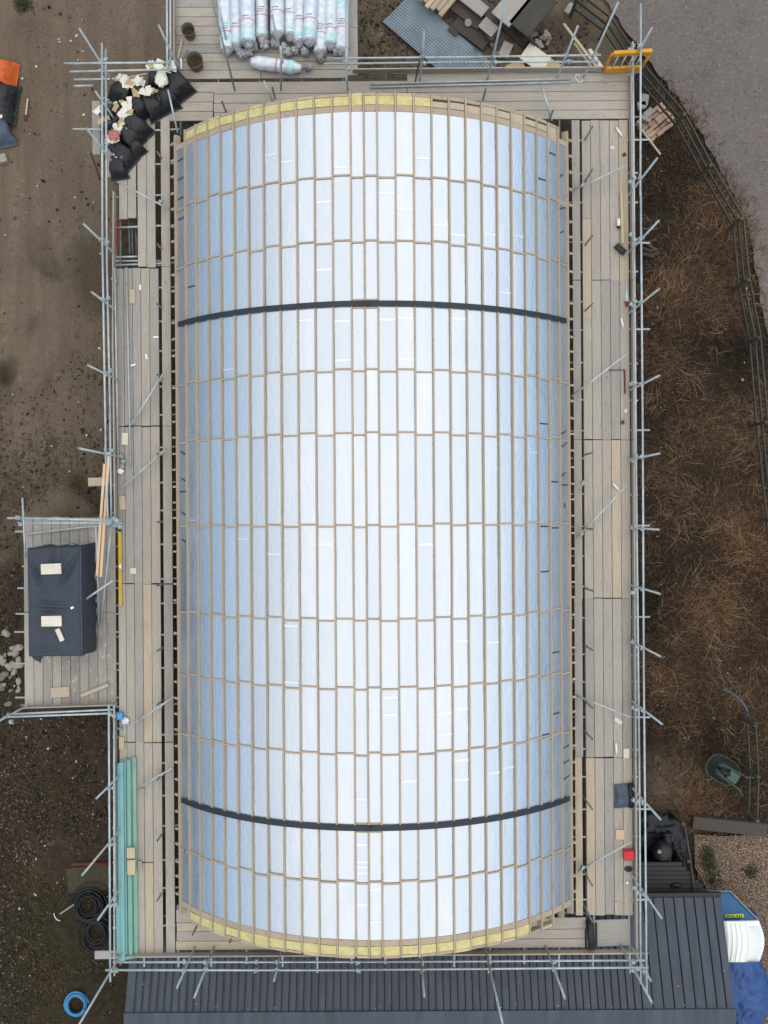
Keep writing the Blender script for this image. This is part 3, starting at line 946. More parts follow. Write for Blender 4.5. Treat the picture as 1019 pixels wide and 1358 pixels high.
# sloping ties from the outer standards to the wall side
Z2 = DZ+0.12
for x1, y1, x2, y2, za, zb in [(757, 254, 832, 219, Z2, 3.0), (758, 526, 832, 469, Z2, 3.0), (765, 713, 832, 643, Z2, 3.0), (764, 922, 836, 951, Z2, 3.0), (767, 1155, 838, 1116, Z2, 3.0),
                               (156, 241, 224, 277, Z2+.1, 2.9), (174, 564, 217, 495, Z2, 2.9), (161, 648, 221, 595, Z2, 2.9), (180, 958, 231, 924, Z2, 2.9), (184, 1044, 230, 1018, Z2, 2.9),
                               (719, 114, 732, 160, 2.9, Z2), (223, 119, 236, 176, 3.0, Z2), (350, 107, 362, 135, 2.9, Z2)]:
    tp('tie_tube', x1, y1, za, x2, y2, zb)
tp('tie_tube', 279, -10, 3.9, 312, 121, DZ+0.2, 'galv_old'); tp('tie_tube', 287, -10, 3.5, 300, 52, DZ+.35)
tp('tie_tube', 373, 62, 4.0, 373, 120, DZ+0.15); tp('tie_tube', 551, 108, DZ+0.2, 566, 35, 4.2, 'galv_old')
tp('tie_tube', 88, 812, DZ+0.6, 150, 770, DZ+0.9)

# couplers
random.seed(6)
cpl = MB()
cpl.box((0, 0, 0), (0.075, 0.085, 0.075)); cpl.tube((-0.05, 0.03, 0.0), (0.06, 0.03, 0.0), 0.016, 6, hollow=False); cpl.box((0.045, -0.03, 0.02), (0.05, 0.03, 0.05))
cme = mesh_from('coupler', cpl.v, cpl.f)
def coupler(px, py, z):
    put('coupler', cme, P(px, py, z), 'coupler_steel', scaf, (random.uniform(-.3, .3), random.uniform(-.3, .3), random.uniform(0, 6)))
for py in (62, 236, 316, 401, 509, 606, 701, 781, 859, 942, 1063, 1185, 1287):
    coupler(851+0.004*(py-600), py, ZT); coupler(843+0.005*(py-600), py+random.uniform(-3, 3), ZM); coupler(838+0.005*(py-600), py+random.uniform(-8, 8), DZ+0.2)
for px, py in [(134, 83), (136, 131), (136, 194), (136, 318), (138, 398), (141, 495), (143, 602), (146, 691), (146, 947), (145, 1045), (146, 1120), (147, 1200), (148, 1287)]:
    coupler(px, py, ZT); coupler(px+6, py+random.uniform(-5, 5), ZM)
for px in (245, 272, 367, 560, 650, 735, 840, 340, 475):
    coupler(px, 1286, ZT); coupler(px, 1275.5, ZM)
for px, py in [(560, 76), (654, 75), (751, 74), (788, 73), (459, 83), (223, 84), (25, 687), (152, 688), (148, 690), (12, 949), (155, 690)]:
    coupler(px, py, ZT); coupler(px+3, py+8, ZM)
for px, py in [(773, 246), (213, 268), (772, 707), (773, 640), (214, 503), (214, 601), (773, 1150), (212, 938), (213, 1027)]:
    coupler(px, py, DZ+0.18)

# ------------------------------------------------------------------ metal roofed shed at the near end
EZs, RZs = 1.35, 2.25      # eave and ridge heights of the shed roof
shed = thing('metal_shed', P(560, 1300, 0), 'low shed with dark grey standing seam metal roof below the scaffold', 'shed')
e0, e1 = P(150, 1172, EZs), P(957.5, 1190, EZs)
ye = P(957.5, 1190, EZs).y
xl, xr = P(165, 1340, RZs).x, P(975.5, 1338, RZs).x
xl_e = xl
yr_ = P(900, 1338, RZs).y
slope_n = Vector((0, -(RZs-EZs), 0))
wid = (xr-xl)
def rp(x, t, dz=0.0):
    return Vector((x, ye + (yr_-ye)*t, EZs + (RZs-EZs)*t + dz))
edges_x = [xl, xl+0.24]
xs_ = P(845, 1300, 2.0).x
while edges_x[-1] < xr-0.45:
    edges_x.append(edges_x[-1] + (0.187 if edges_x[-1] < xs_ else 0.27))
edges_x = edges_x[:-1] + [xr-0.22, xr]
def slab(x0, x1, t0, t1, th, dz=0.0):
    a, b_, c_, d_ = rp(x0, t0, dz), rp(x1, t0, dz), rp(x1, t1, dz), rp(x0, t1, dz)
    dn = Vector((0, 0, -th))
    return MB().add([a+dn, b_+dn, c_+dn, d_+dn, a, b_, c_, d_], [(0, 1, 2, 3), (7, 6, 5, 4), (4, 5, 1, 0), (5, 6, 2, 1), (6, 7, 3, 2), (7, 4, 0, 3)])
for k in range(len(edges_x)-1):
    x0, x1 = edges_x[k], edges_x[k+1]
    build('roof_pan', slab(x0+0.014, x1-0.014, 0, 1, 0.025, random.uniform(-0.002, 0.002)), 'roof_steel', shed)
    if 0 < k < len(edges_x)-1:
        mb = MB()
        a, b_ = rp(x0+.016, 0.002, 0.003), rp(x0+.016, 0.998, 0.003)
        u = Vector((0.006, 0, 0)); w_ = Vector((0, 0, 0.03))
        mb.add([a-u, a+u, b_+u, b_-u, a-u+w_, a+u+w_, b_+u+w_, b_-u+w_], [(0, 1, 2, 3), (7, 6, 5, 4), (4, 5, 1, 0), (5, 6, 2, 1), (6, 7, 3, 2), (7, 4, 0, 3)])
        build('standing_seam', mb, 'roof_steel', shed)
build('seam_shade_sheet', slab(xl+.02, xr-.02, .003, .997, .02, -.05), 'tarp_black', shed)  # black sheet below the pan gaps, its colour standing in for seam shade
build('ridge_flashing', MB().box(((xl+xr)/2, yr_-0.30, RZs+0.035), (wid, 0.62, 0.02)), 'roof_steel', shed)
build('ridge_flashing', MB().add([Vector((x, yr_-0.62-d, RZs+0.04-d*0.4+h)) for x in (xl, xr) for d in (0, 1.6) for h in (0, -0.02)],
      [(0, 2, 6, 4)[::-1], (1, 3, 7, 5), (0, 1, 3, 2), (4, 6, 7, 5), (0, 4, 5, 1), (2, 3, 7, 6)]), 'roof_steel', shed)
build('gutter', MB().box(((xl+xr)/2, ye+0.06, EZs-0.06), (wid, 0.11, 0.09)), 'black_plastic', shed)
build('wall', MB().box(((xl+xr)/2, (ye+yr_)/2-0.4, (EZs-0.15)/2), (wid-0.5, abs(ye-yr_)+0.6, EZs-0.15)), 'deck_dark', shed)

# dark boarded decking beside the shed
deck = thing('dark_decking', P(895, 1165, 0), 'dark boarded deck between the metal shed and the shingle', 'decking')
zd = 0.9
for k in range(8):
    ya, yb = 1143+k*5.9, 1143+(k+1)*5.9
    ym = (ya+yb)/2
    xe = 902 + (ym-1143)*0.95
    bar('deck_board', P(838, ym, zd), P(xe, ym, zd), abs(P(0, ya, zd).y-P(0, yb, zd).y)-0.012, 0.03, 'deck_dark', deck)
build('support_frame', MB().box((P(870, 1168, 0).x, P(870, 1168, 0).y, (zd-0.03)/2), (1.2, 0.7, zd-0.03)), 'deck_dark', deck)

# ------------------------------------------------------------------ fences
def fence(name, top_px, ztop, rails_z, label, npost_h=1.1, post_every=None):
    f = thing(name, P(top_px[0][0], top_px[0][1], 0), label, 'fence')
    w = [P(a, b, ztop) for a, b in top_px]
    for k, q in enumerate(w):
        d = w[min(k+1, len(w)-1)] - w[max(k-1, 0)]
        bar('post', (q.x, q.y, -0.05), (q.x, q.y, ztop+random.uniform(0.02, 0.07)), 0.10, 0.075, 'fence_wood', f, up=Vector((d.x, d.y, 0)).normalized())
    for k in range(len(w)-1):
        off = Vector((w[k+1].y-w[k].y, -(w[k+1].x-w[k].x), 0)).normalized()*0.062
        for zr in rails_z:
            a = Vector((w[k].x, w[k].y, zr+random.uniform(-.02, .02))) - off; b_ = Vector((w[k+1].x, w[k+1].y, zr+random.uniform(-.02, .02))) - off
            bar('rail', a, b_, 0.036, 0.085, 'fence_wood', f)
    return f
random.seed(8)
fence('post_and_rail_fence', [(768, -8), (809, 24), (853, 88), (907, 152), (943, 219), (984, 290), (992, 372), (1007, 448), (1016, 560), (1030, 690), (1042, 820), (1044, 960)], 1.1, (0.35, 0.7, 1.05),
      'weathered post and rail fence curving between the scrub and the tarmac')
fence('post_and_rail_fence', [(1002, 962), (1006, 1030), (1004, 1088)], 1.1, (0.4, 0.95), 'short weathered rail fence ending at the grey retaining sleeper')
fence('post_and_rail_fence', [(906, 1092), (914, 1142), (921, 1196)], 1.05, (0.35, 0.95), 'short mossy rail fence beside the dark decking')
tag(bar('retaining_sleeper', P(918, 1090, 0.1), P(1016, 1100, 0.1), 0.36, 0.2, 'timber_dark'), 'grey weathered timber retaining sleeper at the head of the shingle', 'sleeper')

# ------------------------------------------------------------------ generic small builders
def ring_noise(p, f, amp, seed):
    return amp*noise.noise(Vector((p[0]*f, p[1]*f, p[2]*f+seed)))

def make_sack(po, pb, z, w, hgt, mat, seed, label, group=None, contents=None, name='rubble_sack'):
    """a slumped bag lying from its open mouth (po) to its bottom (pb)"""
    a, b_ = P(po[0], po[1], z), P(pb[0], pb[1], z)
    d = b_-a
    L = d.length
    x = d.normalized(); y = Vector((-x.y, x.x, 0)); zz = Vector((0, 0, 1))
    L *= .92
    t = thing(name, (a+b_)/2, label, 'sack', group)
    nu, nv = 26, 36
    def fn(u, v):
        ang = 2*math.pi*v
        cy, cz = math.cos(ang), math.sin(ang)
        if u < 0.12:
            k = u/0.12
            prof, along, hh = 0.42+0.30*k, 0.14*(1-k)**2, 0.5+0.35*k
        else:
            k = (u-0.12)/0.88
            along = k
            prof = 0.72 + 0.40*math.sin(min(k*1.25, 1)*math.pi/2)
            hh = 0.85+0.25*math.sin(k*math.pi) - 0.92*max(0, (k-0.45)/0.55)**2.2       # pinches down to the bottom seam
        sy = abs(cy)**0.75*(1 if cy > 0 else -1); sz = abs(cz)**0.9*(1 if cz > 0 else -1)
        fold = abs(nz(k*2.2+seed, ang*1.9, seed)) - .25 + .6*(abs(nz(k*5+seed, ang*4.2, seed+3))-.25)
        f = 1 + 0.34*fold
        ear = 1 + 0.16*max(0, k-.75)/.25*abs(cy) if u >= .12 else 1
        yy = sy*w/2*prof*(1+.12*nz(k*3, cy*2, seed+8))*ear
        z_ = hgt/2*hh*sz*f + hgt/2*max(hh, .12)*.85
        xx = along*L*(1+.05*abs(cy)*nz(cy*3, seed)) 
        return a + x*xx + y*yy + zz*max(0.008, z_)
    mb = MB().grid(fn, nu, nv, True)
    n = nv
    last = len(mb.v)-n
    mb.f.append(tuple(range(last, last+n))); mb.f.append(tuple(range(0, n))[::-1])
    build('bag', mb, mat, t, True)
    rd = random.Random(seed)
    for k in range((contents or 0)*2):
        s = rd.uniform(0.10, 0.22)
        c = a + x*rd.uniform(-0.06, 0.22)*L*0.8 + y*rd.uniform(-0.32, 0.32)*w + zz*(hgt*rd.uniform(0.75, 1.0))
        mat_ = 'plaster' if rd.random() < 0.8 else 'ply'
        rot = Euler((rd.uniform(-.5, .5), rd.uniform(-.5, .5), rd.uniform(0, 6)))
        build('offcut', MB().box(c, (s*1.3, s*0.75, 0.022), rot.to_matrix()), mat_, t)
    return t

# sacks of offcuts in the corner of the scaffold
def z7(x, y):
    return (130 + x/7.28, 70 + y/7.28)
G1 = 'black rubble sacks heaped in the scaffold corner'
sacks = [((690, 215), (880, 470), .62, .40, 'big full sack nearest the loading bay buckets', 2),
         ((640, 330), (740, 590), .50, .36, 'sack pushed against the big full sack', 1),
         ((480, 430), (620, 660), .52, .36, 'sack with two white scraps at its mouth', 3),
         ((360, 470), (500, 650), .48, .34, 'sack with a white block and glove at its mouth', 2),
         ((290, 620), (500, 860), .56, .40, 'sack with white plasterboard sheets poking out', 4),
         ((240, 740), (430, 930), .54, .36, 'sack heaped with crumpled white offcuts', 5),
         ((150, 900), (380, 1100), .48, .34, 'sack with tan scraps and a pointed end', 2),
         ((190, 1020), (225, 1250), .48, .30, 'sack standing alone on the bare boards with one white strip', 1),
         ((300, 330), (170, 520), .60, .42, 'wide open sack overflowing with white plasterboard', 8),
         ((590, 190), (600, 400), .50, .44, 'upright sack with a domed pile of cream offcuts', 8),
         ((230, 540), (290, 700), .40, .30, 'small dark sack buried in the middle of the heap', 2),
         ((420, 330), (380, 470), .40, .30, 'sack with grey offcuts between the open sacks', 3),
         ((560, 420), (690, 560), .38, .30, 'slim sack wedged beside the cream domed pile', 1),
         ((330, 860), (440, 1010), .38, .28, 'slim dull sack lapping over its neighbours', 0),
         ((140, 830), (240, 940), .38, .28, 'small sack beside the guard rail under the pink wool', 1)]
for k, (a, b_, w, h, lab, n) in enumerate(sacks):
    make_sack(z7(*a), z7(*b_), DZ+0.01, w*.80, h*.95, 'sack', 30+k*3.7, 'black rubble ' + lab, G1, n)
make_sack(z7(60, 560), z7(160, 640), DZ+0.01, .42, .34, 'sack_grey', 90.1, 'grey green plastic bag squeezed behind the guard rails', G1, 1)
make_sack(z7(80, 680), z7(150, 780), DZ+0.01, .34, .28, 'sack_grey', 93.1, 'small grey bag with a white rim under the pink wool', G1, 2)
def lump(name, c, size, mat, seed, label, cat, amp=0.25, f=2.2, group=None, flat=0.0, n=14):
    def fn(u, v):
        th, ph = math.pi*u, 2*math.pi*v
        d = Vector((math.sin(th)*math.cos(ph), math.sin(th)*math.sin(ph), math.cos(th)))
        k = 1 + amp*nz(d.x*f, d.y*f, d.z*f+seed) + amp*0.5*nz(d.x*f*3, d.y*f*3, d.z*f*3+seed)
        p = Vector((d.x*size[0]/2*k, d.y*size[1]/2*k, d.z*size[2]/2*k))
        p.z = max(p.z, -size[2]/2*0.9)
        return Vector(c) + p + Vector((0, 0, size[2]/2*0.9))
    mb = MB().grid(fn, n, n*2, True)
    return build(name, mb, mat, None, True, label, cat, group, base=True)
lump('insulation_scrap', P(*z7(160, 810), DZ+0.28), (0.26, 0.28, 0.16), 'pink_wool', 3.3, 'clump of pink mineral wool on the sack heap', 'insulation', 0.4, 4)
lump('insulation_scrap', P(*z7(620, 265), DZ+0.36), (0.30, 0.40, 0.16), 'plaster', 4.3, 'rounded cream clump of offcuts topping a sack', 'insulation', 0.35, 4)

# sacks on the earth, left edge
make_sack((-4, 100), (27, 105), 0.02, .62, .55, 'sack_orange', 51.0, 'orange plastic sack lying open on the earth', None, 1, 'plastic_sack')
make_sack((-12, 128), (29, 136), 0.02, .66, .42, 'sack', 52.0, 'black sack with a white scrap beside the orange sack', 'dark sacks on the earth', 2, 'plastic_sack')
make_sack((-14, 150), (26, 152), 0.02, .52, .36, 'sack', 53.0, 'small black sack between the other sacks on the earth', 'dark sacks on the earth', 0, 'plastic_sack')
make_sack((-2, 158), (6, 200), 0.02, .62, .36, 'sack_blue', 54.0, 'blue grey sack slumped on the earth below the black sacks', 'dark sacks on the earth', 1, 'plastic_sack')
tg = thing('stone_block', P(5, 211, 0), 'pale squared stone block at the end of the earth sacks', 'stone')
build('block_body', MB().box(P(5, 211, 0.10), (0.20, 0.22, 0.2), Euler((0.05, 0.04, 0.3)).to_matrix()), 'stone', tg)
hm = thing('hammer', P(35, 142, 0), 'hammer with pale handle lying on bare earth', 'hammer')
bar('handle', P(37, 131, 0.05), P(34.5, 153, 0.05), 0.04, 0.03, 'timber_pale', hm)
bar('head', P(32, 153, 0.06), P(38, 154.5, 0.06), 0.05, 0.05, 'rust', hm)

# ------------------------------------------------------------------ insulation rolls on the loading bay
rolls_px = [ # x centre, y of the near end, lean, height layer, band rows (pixels up from the end), label detail
 (302.0, 70, 3.5, 0, (30, 14), 'outermost roll beside the leaning tubes'), (315.0, 64, 1.0, 0, (6,), 'roll with a low teal band'),
 (329.5, 60, 1.0, 1, (5, 12), 'fat roll with two teal bands'), (347.5, 54, 0.5, 0, (6,), 'roll with dark printing above its teal band'),
 (368.0, 48, 0.3, 1, (), 'roll with a pale green tint and a red line'), (384.5, 51, -0.2, 0, (9,), 'roll next to the pale green one with a teal band'),
 (397.5, 60, -1.0, 0, (10,), 'slim roll half hidden between two others'), (410.5, 58, -2.2, 1, (8, 13), 'roll with double teal band over a red line'),
 (424.5, 73, -1.5, 0, (60,), 'long roll reaching furthest towards the vault'), (438.5, 63, -1.0, 0, (5, 9), 'roll second from the bay guard rail'),
 (453.5, 70, -0.6, 0, (56, 60), 'roll touching the bay guard rail')]
random.seed(13)
for k, (px, py, lean, lay, bands, lab) in enumerate(rolls_px):
    rad = 0.168 if k != 2 else 0.18
    zc = DZ + rad + (0.16 if lay else 0.0)
    e = P(px, py, zc)
    b_ = P(px - lean*1.8, py-95, zc)
    d = (b_-e); L = d.length; x = d.normalized(); y = Vector((-x.y, x.x, 0)); zz = Vector((0, 0, 1))
    t = thing('insulation_roll', (e.x, e.y, DZ), 'white plastic wrapped insulation ' + lab, 'insulation roll', 'insulation rolls stacked on the loading bay')
    def tubefn(r0, u0, u1, sd, a0=0.0, a1=1.0):
        def fn(u, v):
            ang = 2*math.pi*(a0 + (a1-a0)*v)
            uu = u0 + (u1-u0)*u
            rr = r0*(1 + 0.03*nz(uu*9, math.cos(ang)*2, math.sin(ang)*2+sd) + 0.02*nz(uu*30, ang*2, sd))
            return e + x*(uu*L) + y*(rr*math.cos(ang)) + zz*(rr*math.sin(ang))
        return fn
    mb = MB().grid(tubefn(rad, 0.03, 1, k), 26, 18, True)
    mb.f.append(tuple(range(18))[::-1]); mb.f.append(tuple(range(26*18, 27*18)))
    body = build('wrapped_body', mb, 'film_white', t, True)
    for bp_ in bands:
        build('printed_band', MB().grid(tubefn(rad+0.004, bp_/95, (bp_+4.5)/95, k), 2, 18, True), 'print_teal', body, True)
    rb = random.choice((26, 30, 24, 34, 22))
    build('red_line', MB().grid(tubefn(rad+0.004, rb/95, (rb+1.2)/95, k), 1, 18, True), 'print_red', body, True)
    for q_ in range(3 if k in (0, 3, 8, 10) else 1):
        build('printed_mark', MB().grid(tubefn(rad+0.003, (rb+4+q_*3)/95, (rb+5+q_*3)/95, k, 0.14+.03*q_, 0.30+.02*q_), 1, 5), 'print_grey', body, True)
    def crump(u, v):
        ang = 2*math.pi*v
        rr = rad*(1.02 - 0.75*u**1.3)
        p = e + x*(0.05*L - u*0.17)
        q = 1 + 0.35*nz(u*4+k, math.cos(ang)*3, math.sin(ang)*3)
        return p + y*(rr*q*math.cos(ang)) + zz*max(rr*q*math.sin(ang), -rad)
    mb = MB().grid(crump, 8, 20, True)
    mb.f.append(tuple(range(8*20, 9*20)))
    build('crumpled_end', mb, 'film_grey', t, True)
# the odd roll lying across the others
e = P(333, 82, DZ+0.16); b_ = P(400, 91, DZ+0.16)
d = b_-e; L = d.length; x = d.normalized(); y = Vector((-x.y, x.x, 0)); zz = Vector((0, 0, 1))
t = thing('insulation_roll', ((e+b_)/2).xy.to_3d() + Vector((0, 0, DZ)), 'clear wrapped insulation roll lying crosswise in front of the stacked rolls', 'insulation roll', 'insulation rolls stacked on the loading bay')
def cross_fn(r0, u0, u1):
    def fn(u, v):
        uu = u0+(u1-u0)*u; ang = 2*math.pi*v
        pr = min(1, (0.62 + 2.6*uu) if uu < 0.15 else 1, (0.55+2.5*(1-uu)) if uu > 0.82 else 1)
        rr = r0*pr*(1+0.06*nz(uu*7, math.cos(ang)*2, math.sin(ang)*2))
        return e + x*uu*L + y*rr*math.cos(ang) + zz*rr*math.sin(ang)
    return fn
mb = MB().grid(cross_fn(0.16, 0, 1), 22, 18, True); mb.f.append(tuple(range(18))[::-1]); mb.f.append(tuple(range(22*18, 23*18)))
body = build('wrapped_body', mb, 'film_white', t, True)
build('printed_band', MB().grid(cross_fn(0.166, 0.74, 0.86), 3, 18, True), 'print_teal', body, True)
build('red_line', MB().grid(cross_fn(0.165, 0.50, 0.53), 2, 18, True), 'print_red', body, True)
for k, (px, py, s) in enumerate([(322, 75, .24), (337, 64, .26), (352, 62, .26), (366, 60, .24), (377, 66, .2), (383, 72, .22), (392, 70, .2), (405, 72, .22), (409, 92, .18), (398, 64, .2), (425, 80, .2), (447, 73, .18), (330, 72, .22)]):
    lump('wrapping_film', P(px, py, DZ+0.02), (s, s, 0.24), 'film_grey', 60+k, 'crumpled grey film bunched at the ends of the insulation rolls', 'plastic film', 0.6, 2.6, 'crumpled film by the rolls', n=12)

# buckets beside the rolls
for px, py, r, lab in ((253, 48, 0.16, 'smaller muddy brown bucket beside a stick on the loading bay'), (261.5, 88, 0.20, 'larger muddy tub next to the heap of black sacks')):
    c = P(px, py, DZ)
    t = thing('bucket', c, lab, 'bucket')
    prof = [(0.80, 0.0), (1.0, 0.30), (1.05, 0.30), (1.05, 0.32), (0.96, 0.32), (0.86, 0.12)]
    def fn(u, v):
        k = u*(len(prof)-1); i = min(int(k), len(prof)-2); f = k-i
        rr = (prof[i][0]*(1-f)+prof[i+1][0]*f)*r; z = prof[i][1]*(1-f)+prof[i+1][1]*f
        return c + Vector((rr*math.cos(2*math.pi*v), rr*math.sin(2*math.pi*v), z))
    mb = MB().grid(fn, 5, 20, True); mb.f.append(tuple(range(20)))
    build('tub', mb, 'bucket_plastic', t, True)
    build('mud_fill', MB().grid(lambda u, v: c + Vector((u*0.88*r*math.cos(2*math.pi*v), u*0.88*r*math.sin(2*math.pi*v), 0.17+0.05*nz(u*3+px, math.cos(6.28*v)*2, math.sin(6.28*v)*2))), 6, 20, True), 'mud', t, True)
    build('handle', MB().sweep([c + Vector((1.05*r*math.cos(a), 1.05*r*math.sin(a), 0.33)) for a in np.linspace(0.3, 2.9, 12)], 0.008, 5), 'galv_old', t, True)
tag(bar('wooden_stick', P(236, 78, DZ+0.03), P(242, 52, DZ+0.05), 0.045, 0.03, 'timber_pale'), 'short pale wooden stick beside the smaller bucket', 'stick')
tl = thing('hand_trowel', P(243, 74, DZ), 'white handled trowel among tools by the buckets', 'trowel')
bar('handle', P(241, 92, DZ+0.06), P(240.5, 78, DZ+0.06), 0.04, 0.035, 'white_plastic', tl)
bar('blade', P(240.5, 78, DZ+0.05), P(249, 66, DZ+0.03), 0.07, 0.008, 'galv_old', tl)

# ------------------------------------------------------------------ things on the far ground
def corr():
    o = P(507.5, 29, 0.12); a = P(640, 145, 0.12)-o; b_ = P(546, -9, 0.12)-o
    nb = 60
    mb = MB()
    def fn(u, v):
        h = 0.022*math.cos(v*2*math.pi*16)
        return o + a*u + b_*v + Vector((0, 0, h + 0.10*u*0.3 + 0.03*nz(u*2, v*2)))
    mb.grid(fn, 10, 128)
    n = len(mb.v)
    mb.v += [p - Vector((0, 0, 0.006)) for p in mb.v[:n]]
    mb.f += [tuple(i+n for i in f)[::-1] for f in mb.f[:]]
    return mb
build('corrugated_sheet', corr(), 'corrugated', None, True, 'grey corrugated metal sheet lying on earth beyond the toe board', 'metal sheet', base=True)
def plank(name, c, L, w, t, rz, z, mat, parent=None, tilt=0.0, **kw):
    q = P(c[0], c[1], z)
    d = Vector((math.cos(rz)*math.cos(tilt), math.sin(rz)*math.cos(tilt), math.sin(tilt)))
    return bar(name, q-d*L/2, q+d*L/2, w, t, mat, parent, **kw)
random.seed(17)
tb = thing('timber_bundle', P(575, 6, 0), 'bundle of pale and brown timber lengths on a pile beyond the corrugated sheet', 'timber')
for k in range(7):
    plank('length', (566+k*6.0, -23+k*3.6), 1.1+random.uniform(-.15, .15), 0.13, 0.09, math.radians(50), 0.42+random.uniform(-.03, .03), random.choice(('offcut_white', 'timber', 'timber_pale', 'timber')), tb)
cr = thing('wooden_pallet_stack', P(690, 15, 0), 'stack of weathered grey boards on a dark crate near the fence', 'pallet')
for k, (c, L, w) in enumerate([((683, 3), 1.25, 0.62), ((707, 16), 1.25, 0.66)]):
    plank('lid_board', c, L, w, 0.05, math.radians(50), 0.72, 'fence_wood' if k else 'board_grey', cr)
for k in range(6):
    plank('side_slat', (686+k*2.4, 42+k*2.6-6), 0.95, 0.06, 0.10, math.radians(-42), 0.60-k*0.09, 'timber_dark', cr)
plank('base_board', (690, 32), 1.0, 0.9, 0.08, math.radians(-42), 0.10, 'timber_dark', cr)
for k, (c, L, w, rz, z, mt, lab) in enumerate([((628, 4), 0.85, 0.34, -40, .45, 'board_grey', 'short grey board lying on the dark pallet'), ((643, 10), 0.85, 0.36, -40, .40, 'fence_wood', 'dark weathered board beside the short grey board'),
        ((611, 30), 0.75, 0.30, 48, .20, 'timber_dark', 'dark board leaning by the corrugated sheet'), ((626, 44), 1.05, 0.40, -38, .22, 'timber_dark', 'wide dark plank lying in the scrap pile'),
        ((622, 16), 1.0, 0.5, -38, .28, 'timber_dark', 'blackened panel under the grey boards'),
        ((648, 36), 0.46, 0.34, -40, .45, 'board_grey', 'small grey topped crate board'), ((655, 42), 0.5, 0.20, 60, .38, 'fence_wood', 'narrow weathered strip on the scrap pile'),
        ((710, 77), 0.72, 0.52, -35, .25, 'offcut_white', 'pale plywood sheet lying beyond the toe board'), ((731, 88), 0.55, 0.36, -32, .22, 'ply', 'tan plywood offcut beside the pale sheet'),
        ((684, 90), 0.5, 0.3, 20, .16, 'ply', 'small ply offcut half under the scaffold edge'), ((671, 66), 0.40, 0.28, 65, .2, 'board_grey', 'small grey offcut under the tall standard')]):
    plank('scrap_board', c, L, w, 0.04, math.radians(rz), z, mt, None, random.uniform(-.06, .06), label=lab, cat='board', group='scrap boards beyond the toe board')
tag(build('round_disc', MB().tube(P(621, 30, .30), P(621, 30, .33), 0.095, 18, hollow=False), 'concrete'), 'round pale lid on the scrap boards', 'lid')
for k in range(16):
    c = (702+random.uniform(-4, 26), 44+random.uniform(-2, 26))
    plank('broken_brick', c, 0.21, 0.10, 0.07, random.uniform(0, 3.1), 0.08+0.05*random.random(), random.choice(('brick', 'slab_grey', 'concrete')), None, random.uniform(-.3, .3),
          label='broken brick in the loose pile beside the crate', cat='brick', group='broken bricks beside the crate')
for k in range(7):
    c = (640+random.uniform(-10, 20), 52+random.uniform(-4, 24))
    plank('broken_block', c, random.uniform(.2, .34), 0.16, 0.09, random.uniform(0, 3.1), 0.1, random.choice(('slab_grey', 'timber_dark')), None, random.uniform(-.3, .3),
          label='broken dark block among the scrap boards', cat='block', group='broken blocks among the scrap')
tag(plank('concrete_block', (755, 12), 0.30, 0.18, 0.12, math.radians(55), 0.08, 'concrete'), 'lone concrete block beside the fence corner', 'block')
tag(bar('timber_pole', P(748, 32, 0.25), P(800, 100, 1.3), 0.07, 0.05, 'timber_pale'), 'long pale pole leaning from the scrub to the scaffold', 'pole')
tag(bar('timber_pole', P(762, 58, 0.3), P(795, 104, 1.2), 0.06, 0.05, 'ply'), 'shorter tan pole under the long pale pole', 'pole')
tag(bar('timber_pole', P(782, 66, 0.6), P(808, 105, 1.3), 0.10, 0.05, 'offcut_white'), 'pale wide batten behind the yellow barrier', 'pole')
# loose tubes on the far walk
for x1, y1, x2, y2, lab in [(492, 111.5, 757, 104.5, 'long loose tube lying on the far boards against the toe board'), (491, 116, 756, 109, 'second loose tube lying parallel on the far boards')]:
    tag(build('loose_tube', MB().tube(P(x1, y1, DZ+0.03), P(x2, y2, DZ+0.03), TR, 10), 'galv', None, True), lab, 'tube', 'loose tubes on the far boards')
tag(build('wire_loop', MB().sweep([P(768+4*math.cos(a)+2*math.sin(a), 104+5*math.sin(a), DZ+0.16) for a in np.linspace(0, 5.6, 18)], 0.008, 5), 'white_plastic', None, True), 'small pale wire loop beside the loose tubes', 'wire')

# yellow plastic barrier in the corner
bz = DZ+0.05
A0, B0 = P(799, 97, bz), P(849, 94, bz)
bt = thing('pedestrian_barrier', A0, 'yellow plastic barrier standing in the far corner of the scaffold', 'barrier')
H = Vector((0, 0, 1))
ctr_line = []
def on(u, h): return A0 + (B0-A0)*u + H*h
bar('bottom_panel', on(0.0, 0.14), on(1, 0.14), 0.06, 0.24, 'barrier_yellow', bt)
bar('top_rail', on(0.04, 0.93), on(1, 0.93), 0.09, 0.15, 'barrier_yellow', bt)
build('end_post', MB().sweep([on(0.0, 0.10), on(0.0, 0.5), on(0.0, 0.88), on(0.04, 0.95)], 0.035, 8), 'barrier_yellow', bt, True)
build('end_post', MB().sweep([on(1.0, 0.10), on(1.0, 0.5), on(1.0, 0.96)], 0.035, 8), 'barrier_yellow', bt, True)
for u in (0.2, 0.4, 0.6, 0.8):
    build('upright', MB().tube(on(u, 0.25), on(u, 0.87), 0.018, 8), 'offcut_white', bt, True)

